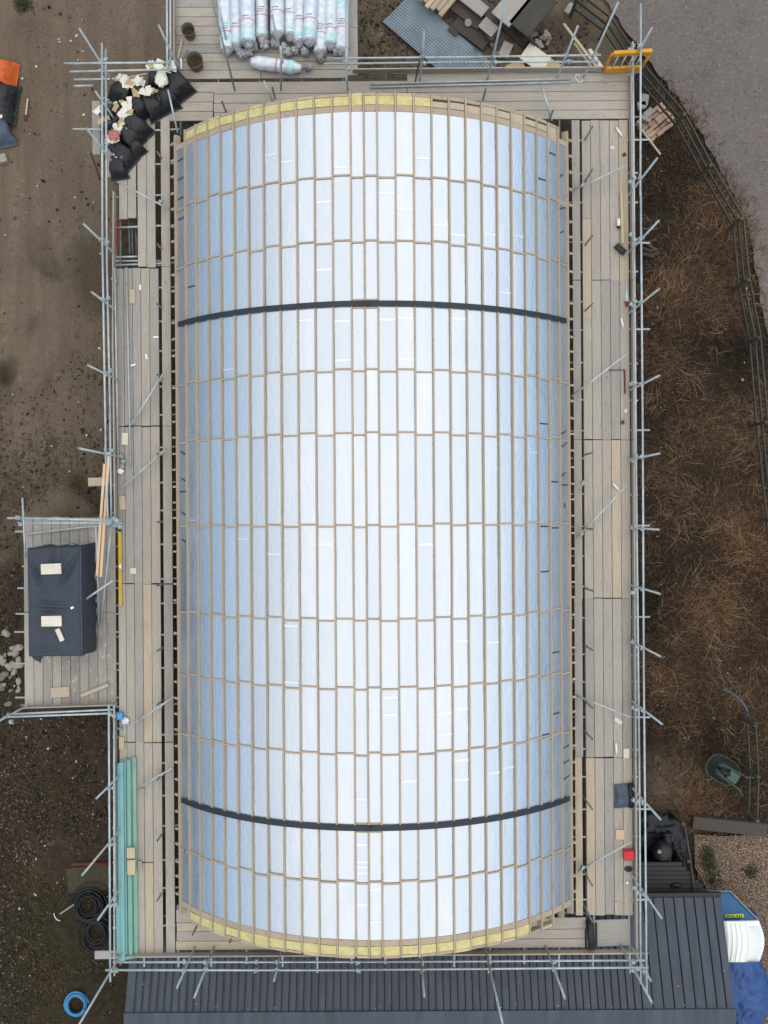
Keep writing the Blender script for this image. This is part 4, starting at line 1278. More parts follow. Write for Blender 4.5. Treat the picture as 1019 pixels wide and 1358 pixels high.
# brick stack and firewood outside the right rails
random.seed(23)
bs = P(868, 164, 0)
n = 0
for layer in range(3):
    for i in range(6):
        for j in range(4):
            if layer == 2 and (i+j) % 3 == 0 or (layer >= 1 and random.random() < 0.12): continue
            a = math.radians(38) + random.uniform(-.14, .14)
            loc = bs + Matrix.Rotation(math.radians(38), 3, 'Z') @ Vector((j*0.225-0.35, i*0.118-0.32, 0.04+layer*0.07)) + Vector((random.uniform(-.015, .015), random.uniform(-.015, .015), 0))
            d = Vector((math.cos(a), math.sin(a), 0))*0.1075
            bar('brick', loc-d, loc+d, 0.1025, 0.065, 'brick', label='pale clay brick in the loose stack outside the corner rails', cat='brick', group='bricks stacked outside the corner')
for c, L, w, rz in [((855, 133), .30, .2, 80), ((860, 150), .28, .18, 40), ((851, 140), .22, .2, 10), ((856, 158), .3, .1, -30)]:
    plank('concrete_block', c, L, w, 0.1, math.radians(rz), 0.3, 'concrete', label='grey concrete block tipped beside the brick stack', cat='block', group='blocks beside the brick stack')
tag(bar('timber_pole', P(851, 172, 0.2), P(876, 205, 0.2), 0.05, 0.05, 'timber_pale'), 'thin pale batten on the ground below the brick stack', 'pole')
for k, (x, y, a) in enumerate([(858, 322, -30), (863, 327, -40), (857, 331, -25), (865, 332, 5), (867, 337, 12), (859, 338, -15), (863, 320, 20)]):
    q = P(x, y, 0.1+0.04*(k % 3)); d = Vector((math.cos(math.radians(a)), math.sin(math.radians(a)), 0.05))*0.14
    t = thing('firewood_log', q - Vector((0, 0, .08)), 'short split log in the small heap outside the rails', 'log', 'split logs heaped outside the rails')
    build('bark', MB().tube(q-d, q+d, 0.055, 7, 0.05, hollow=False), 'timber_dark' if k % 2 else 'sheathing', t)
    build('cut_face', MB().tube(q+d*0.99, q+d*1.03, 0.046, 7, hollow=False), 'timber_pale', t)

# ------------------------------------------------------------------ things on the right walk
T = DZ+0.005
def cyl_thing(name, a, b_, r, mat, label, cat, parts=()):
    t = thing(name, a, label, cat)
    build('barrel', MB().tube(a, b_, r, 12, hollow=False), mat, t, True)
    d = (b_-a).normalized()
    build('nozzle', MB().tube(b_, b_+d*0.07, r*0.45, 8, r*0.15, hollow=False), 'white_plastic', t, True)
    return t
cyl_thing('sealant_tube', P(817.5, 169, T+.03), P(825, 180, T+.03), 0.028, 'white_plastic', 'white sealant tube on the right walk near the corner', 'sealant tube')
cyl_thing('sealant_tube', P(824, 422, T+.03), P(826.5, 433, T+.03), 0.028, 'white_plastic', 'white sealant tube just below the handsaw', 'sealant tube')
cyl_thing('sealant_tube', P(817, 985, T+.03), P(818, 998, T+.03), 0.028, 'white_plastic', 'white sealant tube near the square offcut on the boards', 'sealant tube')
cyl_thing('sealant_tube', P(813, 641, T+.03), P(820, 649, T+.03), 0.028, 'white_plastic', 'white sealant tube beside a sloping tie tube', 'sealant tube')
lv = thing('timber_batten', P(825, 285, DZ), 'yellowish batten with a white roll on the right walk', 'batten')
bar('batten_body', P(824, 256, T+.03), P(826, 323, T+.03), 0.06, 0.05, 'timber_pale', lv)
rl = thing('tape_roll', P(820.5, 296, DZ), 'white tape roll with black core beside the yellowish batten', 'tape')
build('roll_body', MB().tube(P(820.5, 290, T+.05), P(820.5, 300, T+.05), 0.045, 14, hollow=False), 'white_plastic', rl, True)
build('core', MB().tube(P(820.5, 300, T+.05), P(820.5, 302.5, T+.05), 0.045, 14, hollow=False), 'black_plastic', rl, True)
bx = thing('black_toolbox', P(823, 330, DZ), 'small black case lying askew on the right walk', 'case')
bar('case_body', P(817, 325, T+.06), P(829, 336, T+.06), 0.14, 0.11, 'black_plastic', bx)
bar('lid_rib', P(820, 328, T+.122), P(826, 333, T+.122), 0.09, 0.012, 'tarp_black', bx)
sw = thing('handsaw', P(831, 392, DZ), 'handsaw with pale blade and dark red handle', 'saw')
build('blade', MB().prism([P(831, 373, T), P(828.5, 401, T), P(834.5, 401, T)], T+.008, T+.014), 'galv', sw)
build('handle', MB().prism([P(828, 400, T), P(830, 407, T), P(835, 405, T), P(835.5, 400, T)], T+.004, T+.034), 'red_handle', sw)
iron = thing('steel_angle', P(826, 500, DZ), 'dark bent steel bar lying on the boards', 'steel bar')
bar('long_leg', P(828.5, 491, T+.02), P(829, 522, T+.02), 0.03, 0.03, 'rust', iron)
bar('short_leg', P(808, 491, T+.02), P(828, 490.5, T+.02), 0.015, 0.02, 'tarp_black', iron)
tag(plank('ply_offcut', (831, 999), 0.24, 0.15, 0.02, math.pi/2, T+.012, 'offcut_white'), 'square pale offcut at the board joint', 'offcut')
tag(plank('ply_offcut', (822.5, 1107), 0.24, 0.21, 0.02, math.pi/2, T+.012, 'timber_pink'), 'square ply offcut above the red box', 'offcut')
tag(plank('ply_offcut', (820, 956), 0.22, 0.10, 0.012, -0.6, T+.014, 'offcut_white'), 'small pale offcut beside a sloping tie tube', 'offcut')
tag(plank('ply_offcut', (817.5, 1204), 0.30, 0.07, 0.02, math.pi/2, T+.016, 'timber_pale'), 'narrow pale offcut near the end of the right walk', 'offcut')
rb = thing('red_box', P(833, 1133, DZ), 'red plastic box on the right walk', 'box')
bar('box_body', P(827, 1133.5, T+.07), P(840, 1133.5, T+.07), 0.25, 0.14, 'red_plastic', rb, chamfer=0.03)
bar('box_rim', P(829, 1126, T+.15), P(839, 1126, T+.15), 0.02, 0.02, 'red_handle', rb)
def rumple(name, quad, z, th, mat, seed, label, cat, amp=0.03, n=14, f=3.0):
    q = [P(a, b_, z) for a, b_ in quad]
    def fn(u, v):
        p = (q[0]*(1-u)+q[1]*u)*(1-v) + (q[3]*(1-u)+q[2]*u)*v
        ed = min(u, 1-u, v, 1-v)
        return p + Vector((0.02*nz(u*5, v*5, seed), 0.02*nz(u*5, v*5, seed+9), th*min(1, ed*6) + amp*abs(nz(u*f, v*f*0.6, seed+3))*min(1, ed*5)))
    mb = MB().grid(fn, n, n)
    if (mb.v[n+1]-mb.v[0]).cross(mb.v[1]-mb.v[0]).z < 0: mb.f = [g[::-1] for g in mb.f]
    m0 = len(mb.v)
    mb.v += [p - Vector((0, 0, 0.006)) for p in mb.v[:m0]]
    mb.f += [tuple(i+m0 for i in g)[::-1] for g in mb.f[:]]
    return build(name, mb, mat, None, True, label, cat, base=True)
rumple('folded_sheet', [(815, 1040), (840, 1038), (839, 1070), (815, 1072)], DZ+.02, .05, 'sack_blue', 5, 'folded dark grey sheet on the right walk', 'sheet', 0.06)
tag(build('sheet_roll', MB().tube(P(836, 1039, T+.08), P(837, 1071, T+.08), .055, 10), 'black_plastic', None, True), 'rolled black edge beside the folded grey sheet', 'roll')
tag(lump('work_glove', P(833, 1152, DZ), (.18, .13, .06), 'tarp_black', 8, None, None, .4, 3), 'dark crumpled glove below the red box', 'glove')
tag(lump('paper_scrap', P(832, 1170, DZ), (.08, .08, .05), 'white_plastic', 8, None, None, .4, 3, n=8), 'white paper ball below the dark glove', 'scrap')
rf = thing('felt_roll', P(784, 1237, DZ), 'black roofing felt roll lying by the plywood sheet', 'felt roll')
build('rolled_felt', MB().tube(P(782, 1222, T+.13), P(785, 1258, T+.13), .10, 14, .085), 'tarp_black', rf, True)
build('loose_flap', MB().box(P(791, 1240, T+.02), (.05, .6, .02)), 'tarp_black', rf)
for k, (x, y) in enumerate([(812, 196), (828, 205), (830, 545), (826, 560)]):
    plank('ply_offcut', (x, y), 0.09, 0.08, 0.015, random.uniform(0, 3), T+.012, 'timber_dark' if k % 2 else 'offcut_white', label='tiny wood chip on the right walk boards', cat='offcut', group='wood chips on the right walk')

# ------------------------------------------------------------------ side platform and left walk
tz = DZ+1.08
tops = [(36, 727), (107, 724), (109, 870), (38, 871)]
def tarp():
    c = [P(a, b_, tz) for a, b_ in tops]
    bse = [P(a, b_, DZ+0.02) for a, b_ in [(46, 722), (127, 722), (127, 868), (48, 864)]]
    # footprint a little larger than the top
    top_c = sum(c, Vector())/4
    n = 120
    def fn(u, v):
        a, b_ = (u-0.5)*2, (v-0.5)*2
        m = max(abs(a), abs(b_))
        k = 0.66
        if m <= k:
            uu, vv = a/k/2+0.5, b_/k/2+0.5
            p = (c[0]*(1-uu)+c[1]*uu)*(1-vv) + (c[3]*(1-uu)+c[2]*uu)*vv
            ed = 1-m/k
            p.z += 0.05*min(1, ed*5)**0.5 - 0.02
            # creases: two sagging folds and drawn-in diagonals
            for (x0, y0, x1, y1, am) in [(0.05, 0.12, 0.38, 0.45, .03), (0.95, 0.08, 0.5, 0.42, .035), (0.1, 0.52, 0.95, 0.56, .035), (0.2, 0.60, 0.7, 0.63, .025), (.55, 0, .35, .3, .02), (.1, .95, .9, .9, .015), (.7, .02, .62, .25, .02)]:
                dx, dy = x1-x0, y1-y0
                t = max(0, min(1, ((uu-x0)*dx+(vv-y0)*dy)/(dx*dx+dy*dy)))
                dd = math.hypot(uu-x0-t*dx, (vv-y0-t*dy)*2)
                p.z += 2.0*am*(math.exp(-(dd/0.03)**2)-.6*math.exp(-((dd-.06)/0.03)**2))*math.sin(math.pi*min(1, t+.1))
            p.z += 0.02*nz(uu*4, vv*7, 3) + 0.010*(abs(nz(uu*5+vv*2, vv*11, 8))-.2) + 0.010*nz(uu*16, vv*26, 5)
            return p
        s = k/m
        uu, vv = a*s/k/2+0.5, b_*s/k/2+0.5
        p = (c[0]*(1-uu)+c[1]*uu)*(1-vv) + (c[3]*(1-uu)+c[2]*uu)*vv
        p.z -= 0.02
        t = (m-k)/(1-k)
        out = Vector((p.x-top_c.x, p.y-top_c.y, 0)).normalized()
        ang = math.atan2(p.y-top_c.y, p.x-top_c.x)
        fold = 0.022*t*math.sin(ang*17+2*nz(ang*2, 1)) + 0.04*t*nz(ang*5, t*2, 7)
        hem = 0.04 + 0.05*nz(ang*6, 3.1)
        return Vector((p.x, p.y, 0)) + out*(fold+0.02*t) + Vector((0, 0, p.z + (max(DZ+0.02, DZ+hem)-p.z)*t))
    mb = MB().grid(fn, n, n)
    if (mb.v[n+1]-mb.v[0]).cross(mb.v[1]-mb.v[0]).z < 0: mb.f = [g[::-1] for g in mb.f]
    return mb, c
mb, c4 = tarp()
tt = thing('covered_stack', P(85, 795, DZ), 'tall stack under a fitted dark blue grey cover on the side platform', 'covered stack')
build('cover', mb, 'tarp', tt, True)
up = Vector((0, 0, 0.012))
build('piping', MB().sweep([c4[1]+up+(c4[2]-c4[1])*t for t in np.linspace(0, 1, 14)], 0.014, 6), 'sack_blue', tt, True)
build('piping', MB().sweep([c4[0]+up+(c4[1]-c4[0])*t + Vector((0, 0.10*math.sin(math.pi*t), .01)) for t in np.linspace(0.02, 0.9, 14)], 0.014, 6), 'galv_old', tt, True)
rumple_o = rumple('cover_flap', [(40, 868), (58, 868), (54, 879), (45, 874)], DZ+.55, .02, 'tarp', 15, None, None, 0.05, 8)
rumple_o.parent = tt; rumple_o.location -= tt.location; rumple_o.name = 'flap'
build('valve', MB().box(P(96, 806, tz+.05), (.07, .05, .03), Euler((0, 0, .4)).to_matrix()), 'white_plastic', tt)
tag(bar('weight_board', P(55, 755, tz+.06), P(81.5, 754, tz+.06), 0.25, 0.05, 'offcut_white'), 'pale board weighing down the cover at its far half', 'board', 'boards weighing down the cover')
tag(bar('weight_board', P(55.5, 824, tz+.06), P(82, 823.5, tz+.06), 0.25, 0.05, 'offcut_white'), 'pale board weighing down the cover beside the narrow offcut', 'board', 'boards weighing down the cover')
tag(bar('ply_offcut', P(76, 834, tz+.06), P(83, 850, tz+.05), 0.11, 0.03, 'offcut_white'), 'narrow pale offcut on the dark cover', 'offcut')
tag(plank('ply_offcut', (80, 918), 0.46, 0.25, 0.02, 0.06, DZ+.02, 'board_warm'), 'rectangular ply offcut on the side platform boards', 'offcut')
tag(bar('ply_offcut', P(107, 923, DZ+.03), P(144, 908, DZ+.03), 0.09, 0.03, 'board_warm'), 'narrow batten offcut slanting across the side platform', 'offcut')
for x1, y1, x2, y2, lab in [(139, 615, 129, 763, 'pink new timber length leaning over the side platform rails'), (144.5, 605, 134, 765, 'second pink timber length leaning beside the first')]:
    tag(bar('timber_length', P(x1, y1, DZ+1.2), P(x2, y2, DZ+0.85), 0.06, 0.045, 'timber_pink'), lab, 'timber', 'timber lengths leaning over the platform')
for x1, y1, x2, y2, za, zb, lab in [(127.5, 697, 131.5, 833, DZ+.75, DZ+.05, 'loose tube sloping to a point on the side platform'), (147.5, 700, 134, 830, DZ+.75, DZ+.05, 'loose tube crossing to meet the other sloping tube'), (122, 770, 123.5, 812, DZ+.05, DZ+.05, 'short loose tube beside the dark cover'),
                              (152.5, 355, 157, 622, DZ+.25, DZ+.05, 'long loose tube lying along the left toe board'), (168, 355, 173.5, 620, DZ+.05, DZ+.05, 'long loose tube lying on the left walk boards')]:
    tag(build('loose_tube', MB().tube(P(x1, y1, za), P(x2, y2, zb), TR*.9, 10), 'galv', None, True), lab, 'tube')
lv = thing('spirit_level', P(159.5, 755, DZ), 'long yellow spirit level lying along the left walk', 'spirit level')
bar('level_body', P(159.3, 705, T+.03), P(160.2, 803, T+.03), 0.085, 0.045, 'yellow_level', lv)
bar('end_cap', P(159.2, 702.5, T+.03), P(159.25, 704.6, T+.03), 0.089, 0.05, 'black_plastic', lv)
bar('vial', P(159.6, 748, T+.055), P(159.7, 754, T+.055), 0.05, 0.008, 'white_plastic', lv)
tag(plank('ply_offcut', (175.5, 393), 0.36, 0.14, 0.02, math.pi/2, T+.012, 'board_warm'), 'tan ply offcut between the two loose tubes', 'offcut')
tag(plank('ply_offcut', (162.5, 667), 0.34, 0.15, 0.02, math.pi/2+.05, T+.012, 'timber_pale'), 'brown ply offcut below the long loose tubes', 'offcut')
tag(plank('timber_block', (131, 639), 0.5, 0.22, 0.10, 0.02, DZ-.35, 'board_warm'), 'pale timber end sticking out beneath the left rails', 'timber')
tag(plank('ply_offcut', (177, 757), 0.15, 0.15, 0.02, 0.03, T+.012, 'offcut_white'), 'small square offcut with a dark centre on the left walk', 'offcut')
for k, (x, y, a) in enumerate([(177, 484, .3), (194.5, 473, 1.8), (207, 447, .1), (186, 381, 1.6)]):
    plank('paper_scrap', (x, y), .13, .045, .012, a, T+.012, 'white_plastic', label='white plastic scrap on the left walk boards', cat='scrap', group='white scraps on the left walk')
tag(plank('ply_offcut', (166, 582), 0.3, 0.16, 0.02, 1.5, T+.012, 'offcut_white'), 'pale offcut among fittings on the left walk', 'offcut')
tag(lump('paper_scrap', P(160.5, 625, DZ), (.17, .15, .07), 'white_plastic', 8.8, None, None, .4, 3, n=8), 'crumpled white bag beside the left toe board', 'scrap')
for k, (x, y) in enumerate([(161, 605), (164, 612), (163, 619), (154, 373), (152, 369)]):
    tag(put('loose_coupler', cme, P(x, y, DZ+.05), 'coupler_steel' if k < 3 else 'rust', None, (0, 0, k)), 'loose steel coupler lying by the left toe board', 'coupler', 'loose couplers on the left walk')
# opening in the left walk: tubes and red netting below
for k, x in enumerate((159.5, 171.5, 175.5, 180.5)):
    tp('ledger', x, 290+k*3, DZ-0.5, x+1, 338, DZ-0.5, 'galv_old')
for k, y in enumerate((341, 346, 351)):
    tp('transom', 150, y, DZ-0.12-k*.03, 190 if k == 0 else 224, y-1+k, DZ-0.12-k*.03)
rumple('red_netting', [(150, 288), (158, 291), (156, 332), (149, 330)], DZ-.12, .05, 'red_net', 4, 'crumpled red netting below the gap in the left walk', 'netting', 0.12)
tag(build('red_prop', MB().tube(P(121, 203, 0.6), P(133, 238, 1.6), .024, 8), 'rust', None, True), 'red rusty steel prop leaning outside the left rails', 'prop')
tag(bar('scrap_board', P(158, 105, DZ+.05), P(195, 98, DZ+.06), .04, .03, 'timber_pale'), 'thin pale batten behind the heap of sacks', 'board')

# stack of green treated battens
random.seed(31)
gb = [(157.6, 1014, 1273, 0, 6.2, 'treated_blue'), (163.4, 1008, 1274, 0, 5.6, 'treated'), (168.8, 1006, 1272, 0, 5.2, 'treated'), (174.2, 1006, 1270, 0, 5.6, 'treated'), (180.0, 1004, 1266, 0, 5.8, 'treated'),
      (160.8, 1012, 1274, 1, 5.6, 'treated_blue'), (166.6, 1010, 1272, 1, 5.2, 'treated_blue'), (172.6, 1008, 1271, 1, 5.6, 'treated'), (163.6, 1011, 1273, 2, 5.0, 'treated_blue')]
gl = ['bottom batten at the toe board', 'second bottom batten', 'middle bottom batten', 'fourth bottom batten', 'bottom batten nearest the vault', 'middle layer batten by the toe board', 'middle layer centre batten', 'middle layer batten nearest the vault', 'topmost batten']
for k, (x, ya, yb, lay, wpx, mt) in enumerate(gb):
    z = DZ + 0.035 + lay*0.068
    bar('treated_batten', P(x-1.5+random.uniform(-.3, .3), ya, z), P(x+0.8+random.uniform(-.3, .3), yb, z), wpx*0.0172, 0.062, mt, label='green treated ' + gl[k] + ' in the stack', cat='batten', group='green treated battens stacked on the left walk')
tag(plank('timber_block', (174, 1131), 0.26, 0.20, 0.05, 1.57, DZ+.2, 'timber_pale'), 'pale block on the green battens, the end facing the dark cover', 'timber')
tag(plank('timber_block', (174.5, 1150), 0.36, 0.20, 0.05, 1.57, DZ+.2, 'timber_pale'), 'longer pale block on the green battens next to the first', 'timber')
tag(plank('ply_offcut', (186, 1147), 0.20, 0.10, 0.03, 1.57, DZ+.03, 'board_warm'), 'small tan offcut touching the green battens', 'offcut')
tag(plank('ply_offcut', (188, 1050), 0.17, 0.15, 0.03, 1.57, DZ+.03, 'board_grey'), 'small grey offcut beside the head of the green battens', 'offcut')
tag(plank('ply_offcut', (161.5, 985), 0.30, 0.13, 0.03, 1.57, DZ+.03, 'timber_pale'), 'pale pointed offcut above the head of the green battens', 'offcut')
t = thing('blue_bottle', P(160, 949, DZ), 'small bright blue container on the left walk corner', 'container')
build('container_body', MB().box(P(160, 949, T+.06), (.13, .17, .12)), 'blue_bit', t)
build('cap', MB().box(P(159.5, 966, T+.03), (.12, .05, .05)), 'blue_bit', t)
tag(lump('plastic_bag', P(167, 956, DZ), (.22, .2, .07), 'film_white', 3.8, None, None, .5, 3.5, n=10), 'clear crumpled plastic beside the blue container', 'plastic')

# ------------------------------------------------------------------ lower left: coils and pipes
random.seed(37)
def coil(name, c, r, loops, rp_, mat, seed, label, spread=0.06, ell=1.0):
    pts = []
    for k in range(int(loops*22)):
        a = k/22*2*math.pi
        rr = r*(1+spread*nz(k/15.0, seed)) + 0.04*math.sin(k*0.31+seed) - 0.25*r*spread*8*((k/(loops*22)) % 0.5)
        pts.append(c + Vector((rr*math.cos(a), ell*rr*math.sin(a), 0.03 + 0.16*(k/(loops*22)) + 0.03*nz(k/9, seed+4))))
    return build(name, MB().sweep(pts, rp_, 6), mat, None, True, label, 'coil', base=True)
coil('pipe_coil', P(119, 1198, 0.02), .50, 13, .021, 'pipe_black', 1.5, 'upper tangled coil of black pipe beside the scaffold', .5)
coil('pipe_coil', P(130, 1236, 0.02), .46, 12, .021, 'pipe_black', 6.5, 'lower tangled coil of black pipe beside the scaffold', .5, 1.15)
coil('pipe_coil', P(104.5, 1329, 0.02), .31, 5, .032, 'pipe_blue', 3.5, 'ring coil of bright blue water pipe on the ground', .35, 1.1)
tag(build('red_pipe', MB().tube(P(96, 1146, .06), P(150, 1145, .06), .05, 8), 'rust', None, True), 'faded red pipe lying on dark soil under the rails', 'pipe')
tag(build('bent_wire', MB().sweep([P(72+8*(1-math.cos(a)), 1211+10*math.sin(a), .08) for a in np.linspace(0, 1.6, 10)], .012, 5), 'white_plastic', None, True), 'thin white bent cable end on the soil', 'cable')
tag(build('grey_pipe', MB().tube(P(80, 1212, .1), P(99, 1199, .2), .025, 8), 'concrete', None, True), 'short pale pipe poking from the black coil', 'pipe')
tag(plank('slab', (118, 1165), 1.2, .7, .06, .1, .04, 'moss'), 'mossy slab in the soil above the black coils', 'slab')
tag(plank('weathered_plank', (150, 1266), .9, .2, .05, 0, DZ-.10, 'board_grey'), 'grey plank end jutting out at the near left corner', 'board')
for k in range(30):
    c = (min(25, random.gauss(14, 9)), random.gauss(893, 26))
    sz = random.uniform(.09, .26)
    def rock(u, v, sd=k):
        th, ph = math.pi*u, 2*math.pi*v
        d = Vector((math.sin(th)*math.cos(ph), math.sin(th)*math.sin(ph), math.cos(th)))
        m_ = 1/max(abs(d.x)*1.0+abs(d.y)*.4, abs(d.y)+abs(d.x)*.3, abs(d.z)*1.3, .5)
        return Vector((d.x*sz*.62, d.y*sz*.42, d.z*sz*.32))*min(m_, 1.5)*(1+.35*nz(d.x*2+sd*3.7, d.y*2, d.z*2))
    mb = MB().grid(rock, 5, 8, True)
    rt = Euler((random.uniform(-.3, .3), random.uniform(-.3, .3), random.uniform(0, 6))).to_matrix()
    q = P(c[0], c[1], .05)
    mb.v = [rt @ p_ + q for p_ in mb.v]
    build('rubble_stone', mb, random.choice(('stone', 'stone', 'concrete', 'slab_grey')), None, False, 'broken pale stone in the rubble heap beside the side platform', 'stone', 'rubble stones beside the platform', base=True)

# ------------------------------------------------------------------ lower right: wheelbarrow, bins, covered trailer
wb = thing('wheelbarrow', P(964, 1025, 0), 'dark green wheelbarrow tray and frame upturned in the scrub', 'wheelbarrow')
ax = (P(985, 1038, .3)-P(944, 1012, .3)); L = ax.length; x = ax.normalized(); y = Vector((-x.y, x.x, 0))
o = P(944, 1012, .3)
def wbp(a, b_, z): return Vector((o.x, o.y, 0)) + x*a*L + y*b_ + Vector((0, 0, z))
def tray(u, v):
    ang = 2*math.pi*v
    ca, sa = math.cos(ang), math.sin(ang)
    k = 1-0.55*u**0.8
    wid_ = 0.34*(1.0 if ca < 0 else 0.9)
    return wbp(0.44+0.46*k*abs(ca)**0.7*(1 if ca > 0 else -1), wid_*k*abs(sa)**0.7*(1 if sa > 0 else -1), 0.12+0.26*min(1, u*1.6))
mb = MB().grid(tray, 6, 24, True); mb.f.append(tuple(range(6*24, 7*24)))
build('tray', mb, 'green_paint', wb, True)
def loop(kx, ky, z):
    return [wbp(0.44+0.46*kx*abs(math.cos(a))**0.7*(1 if math.cos(a) > 0 else -1), 0.34*ky*abs(math.sin(a))**0.7*(1 if math.sin(a) > 0 else -1), z) for a in np.linspace(0, 2*math.pi, 30)]
build('rim', MB().sweep(loop(1.02, 1.02, .12), .018, 6), 'green_grey', wb, True)
build('frame', MB().sweep([wbp(.95, -.2, .55), wbp(.5, -.17, .5), wbp(.2, -.12, .46), wbp(.13, 0, .45), wbp(.2, .12, .46), wbp(.5, .17, .5), wbp(.95, .2, .55)], .018, 6), 'green_grey', wb, True)
build('handle', MB().sweep([wbp(.9, -.2, .52), wbp(1.15, -.30, .4)], .018, 6), 'green_grey', wb, True)
build('handle', MB().sweep([wbp(.9, .2, .52), wbp(1.15, .30, .4)], .018, 6), 'green_grey', wb, True)
build('wheel', MB().sweep([wbp(.28+.16*math.cos(a), 0, .55+.16*math.sin(a)) for a in np.linspace(0, 2*math.pi, 20)], .04, 8), 'black_plastic', wb, True)
build('brace_plate', MB().box(wbp(.62, 0, .47), (.3, .26, .03), Euler((0, 0, math.atan2(x.y, x.x))).to_matrix()), 'green_grey', wb)
tag(build('blue_hose', MB().sweep([P(a, b_, .06) for a, b_ in smooth_path([(960, 914), (972, 920), (982, 928), (990, 940), (993, 950)], 4)], .026, 6), 'pipe_blue', None, True), 'short curved blue hose lying in the scrub', 'hose')

bn = thing('black_bin', P(876, 1131, 0), 'black garden bin with a white cap beside the dark decking', 'bin')
build('bin_body', MB().tube(P(878, 1128, 0), P(878, 1128, .9)+Vector((0, 0, 0)), .30, 18, .26, hollow=False), 'black_plastic', bn, True)
build('cap', MB().tube(P(874.5, 1129.5, .9), P(874.5, 1129.5, .94), .055, 16, hollow=False), 'concrete', bn, True)
fl = thing('black_duct', P(884, 1130, 0), 'black ribbed duct lying upright against the dark decking', 'duct')
build('duct_body', MB().sweep([P(884, 1106+k*2, .55+.02*(k % 2)) for k in range(22)], [.13+.012*(k % 2) for k in range(22)], 12), 'tarp_black', fl, True)
build('duct_collar', MB().tube(P(884, 1104, .56), P(884, 1107, .56), .16, 14, hollow=False), 'tarp_black', fl, True)
tag(lump('garden_ornament', P(896, 1173, .915), (.24, .12, .10), 'black_plastic', 4.4, None, None, .7, 3), 'small dark clutter on the dark decking', 'clutter')
tag(lump('black_sheet', P(868, 1100, .02), (1.3, 1.0, .5), 'tarp_black', 14.4, None, None, .5, 2.2, n=18), 'black plastic sheet heaped beneath the right scaffold', 'sheet')
tag(lump('black_sheet', P(894, 1118, .02), (.6, .8, .45), 'tarp_black', 17.4, None, None, .6, 2.4, n=16), 'smaller black plastic heap beside the mossy rail fence', 'sheet')

tr = thing('covered_trailer', P(990, 1260, 0), 'trailer with blue tailboard, white ribbed hood and blue tarpaulin', 'trailer')
def quad_slab(name, pts, th, mat, sm_=False):
    vs = [Vector(p) for p in pts] + [Vector(p)-Vector((0, 0, th)) for p in pts]
    f = [(0, 1, 2, 3), (7, 6, 5, 4)] + [(i, 4+i, 4+(i+1) % 4, (i+1) % 4) for i in range(4)]
    n_ = (vs[1]-vs[0]).cross(vs[2]-vs[0])
    if n_.z < 0: f = [g[::-1] for g in f]
    return build(name, MB().add(vs, f), mat, tr, sm_)
tbd = quad_slab('tailboard', [P(938, 1183, .75), P(969, 1183, .75), P(1006, 1221, 1.25), P(945, 1223, 1.25)], .08, 'blue_paint')
build('rim', MB().sweep([P(938, 1182, .78), P(969, 1182, .78), P(1006.5, 1221, 1.28)], .022, 6), 'concrete', tr, True)
pl = quad_slab('number_plate', [P(962, 1213, 1.24), P(986, 1212, 1.24), P(987, 1216.5, 1.29), P(962.5, 1217, 1.29)], .012, 'plate_yellow')
for k in range(7):
    xk = 964.5 + k*3.0 + (1.2 if k > 3 else 0)
    a, b_ = P(xk, 1213.6, 1.262), P(xk, 1215.8, 1.292)
    bar('plate_character', a+Vector((0, 0, .01)), b_+Vector((0, 0, .01)), .032, .004, 'black_plastic', pl)
def hood(u, v):
    py = 1222 + (1276-1222)*u
    bow = 7*math.sin(math.pi*u)
    px = 944 + (1007+bow-944)*v
    z = 1.28 + 0.25*math.sin(math.pi*min(1, v*1.05)) - 0.25*v**4 + (0.015 if (int(v*26) % 4 == 0 and v < .75) else 0)
    return P(px, py, z)
mb = MB().grid(hood, 10, 52); mb.f = [g for g in mb.f]
if (mb.v[53]-mb.v[0]).cross(mb.v[1]-mb.v[0]).z < 0: mb.f = [g[::-1] for g in mb.f]
build('hood', mb, 'cream_plastic', tr, True)
for vv in (.40, .49, .58, .70):
    build('rib', MB().sweep([hood(u, vv)+Vector((0, 0, .012)) for u in np.linspace(.05, .98, 12)], .012, 6), 'cream_plastic', tr, True)
bar('hood_front', P(945, 1226, 1.44), P(1006, 1224, 1.32), .14, .07, 'white_plastic', tr)
def tarpf(u, v):
    py = 1276 + (1375-1276)*u
    px = 950 + (1010 + 12*math.sin(math.pi*min(1, u*1.15)) - 950)*v
    ed = min(1, (1-v)*4)
    z = 0.95 + 0.45*ed**.6*(1-.35*u) + .09*nz(u*5, v*4, 2) + .10*(abs(nz(u*9+v*2, v*5, 4))-.2) + .05*(abs(nz(u*24, v*12, 6))-.2)*(2.2 if u > .6 else 1) - (0.5*max(0, u-.62) if u > .62 else 0)
    return P(px, py, z)
mb = MB().grid(tarpf, 60, 40)
if (mb.v[41]-mb.v[0]).cross(mb.v[1]-mb.v[0]).z < 0: mb.f = [g[::-1] for g in mb.f]
build('tarpaulin', mb, 'blue_tarp', tr, True)
c0 = P(975, 1270, .5)
build('chassis', MB().box((c0.x, c0.y, .6), (1.0, 2.6, .5)), 'blue_paint', tr)
for sy in (-.5, .5):
    cc = Vector((c0.x+.45, c0.y+sy, .3))
    build('wheel', MB().tube(cc, cc+Vector((.16, 0, 0)), .3, 20, hollow=False), 'black_plastic', tr, True)

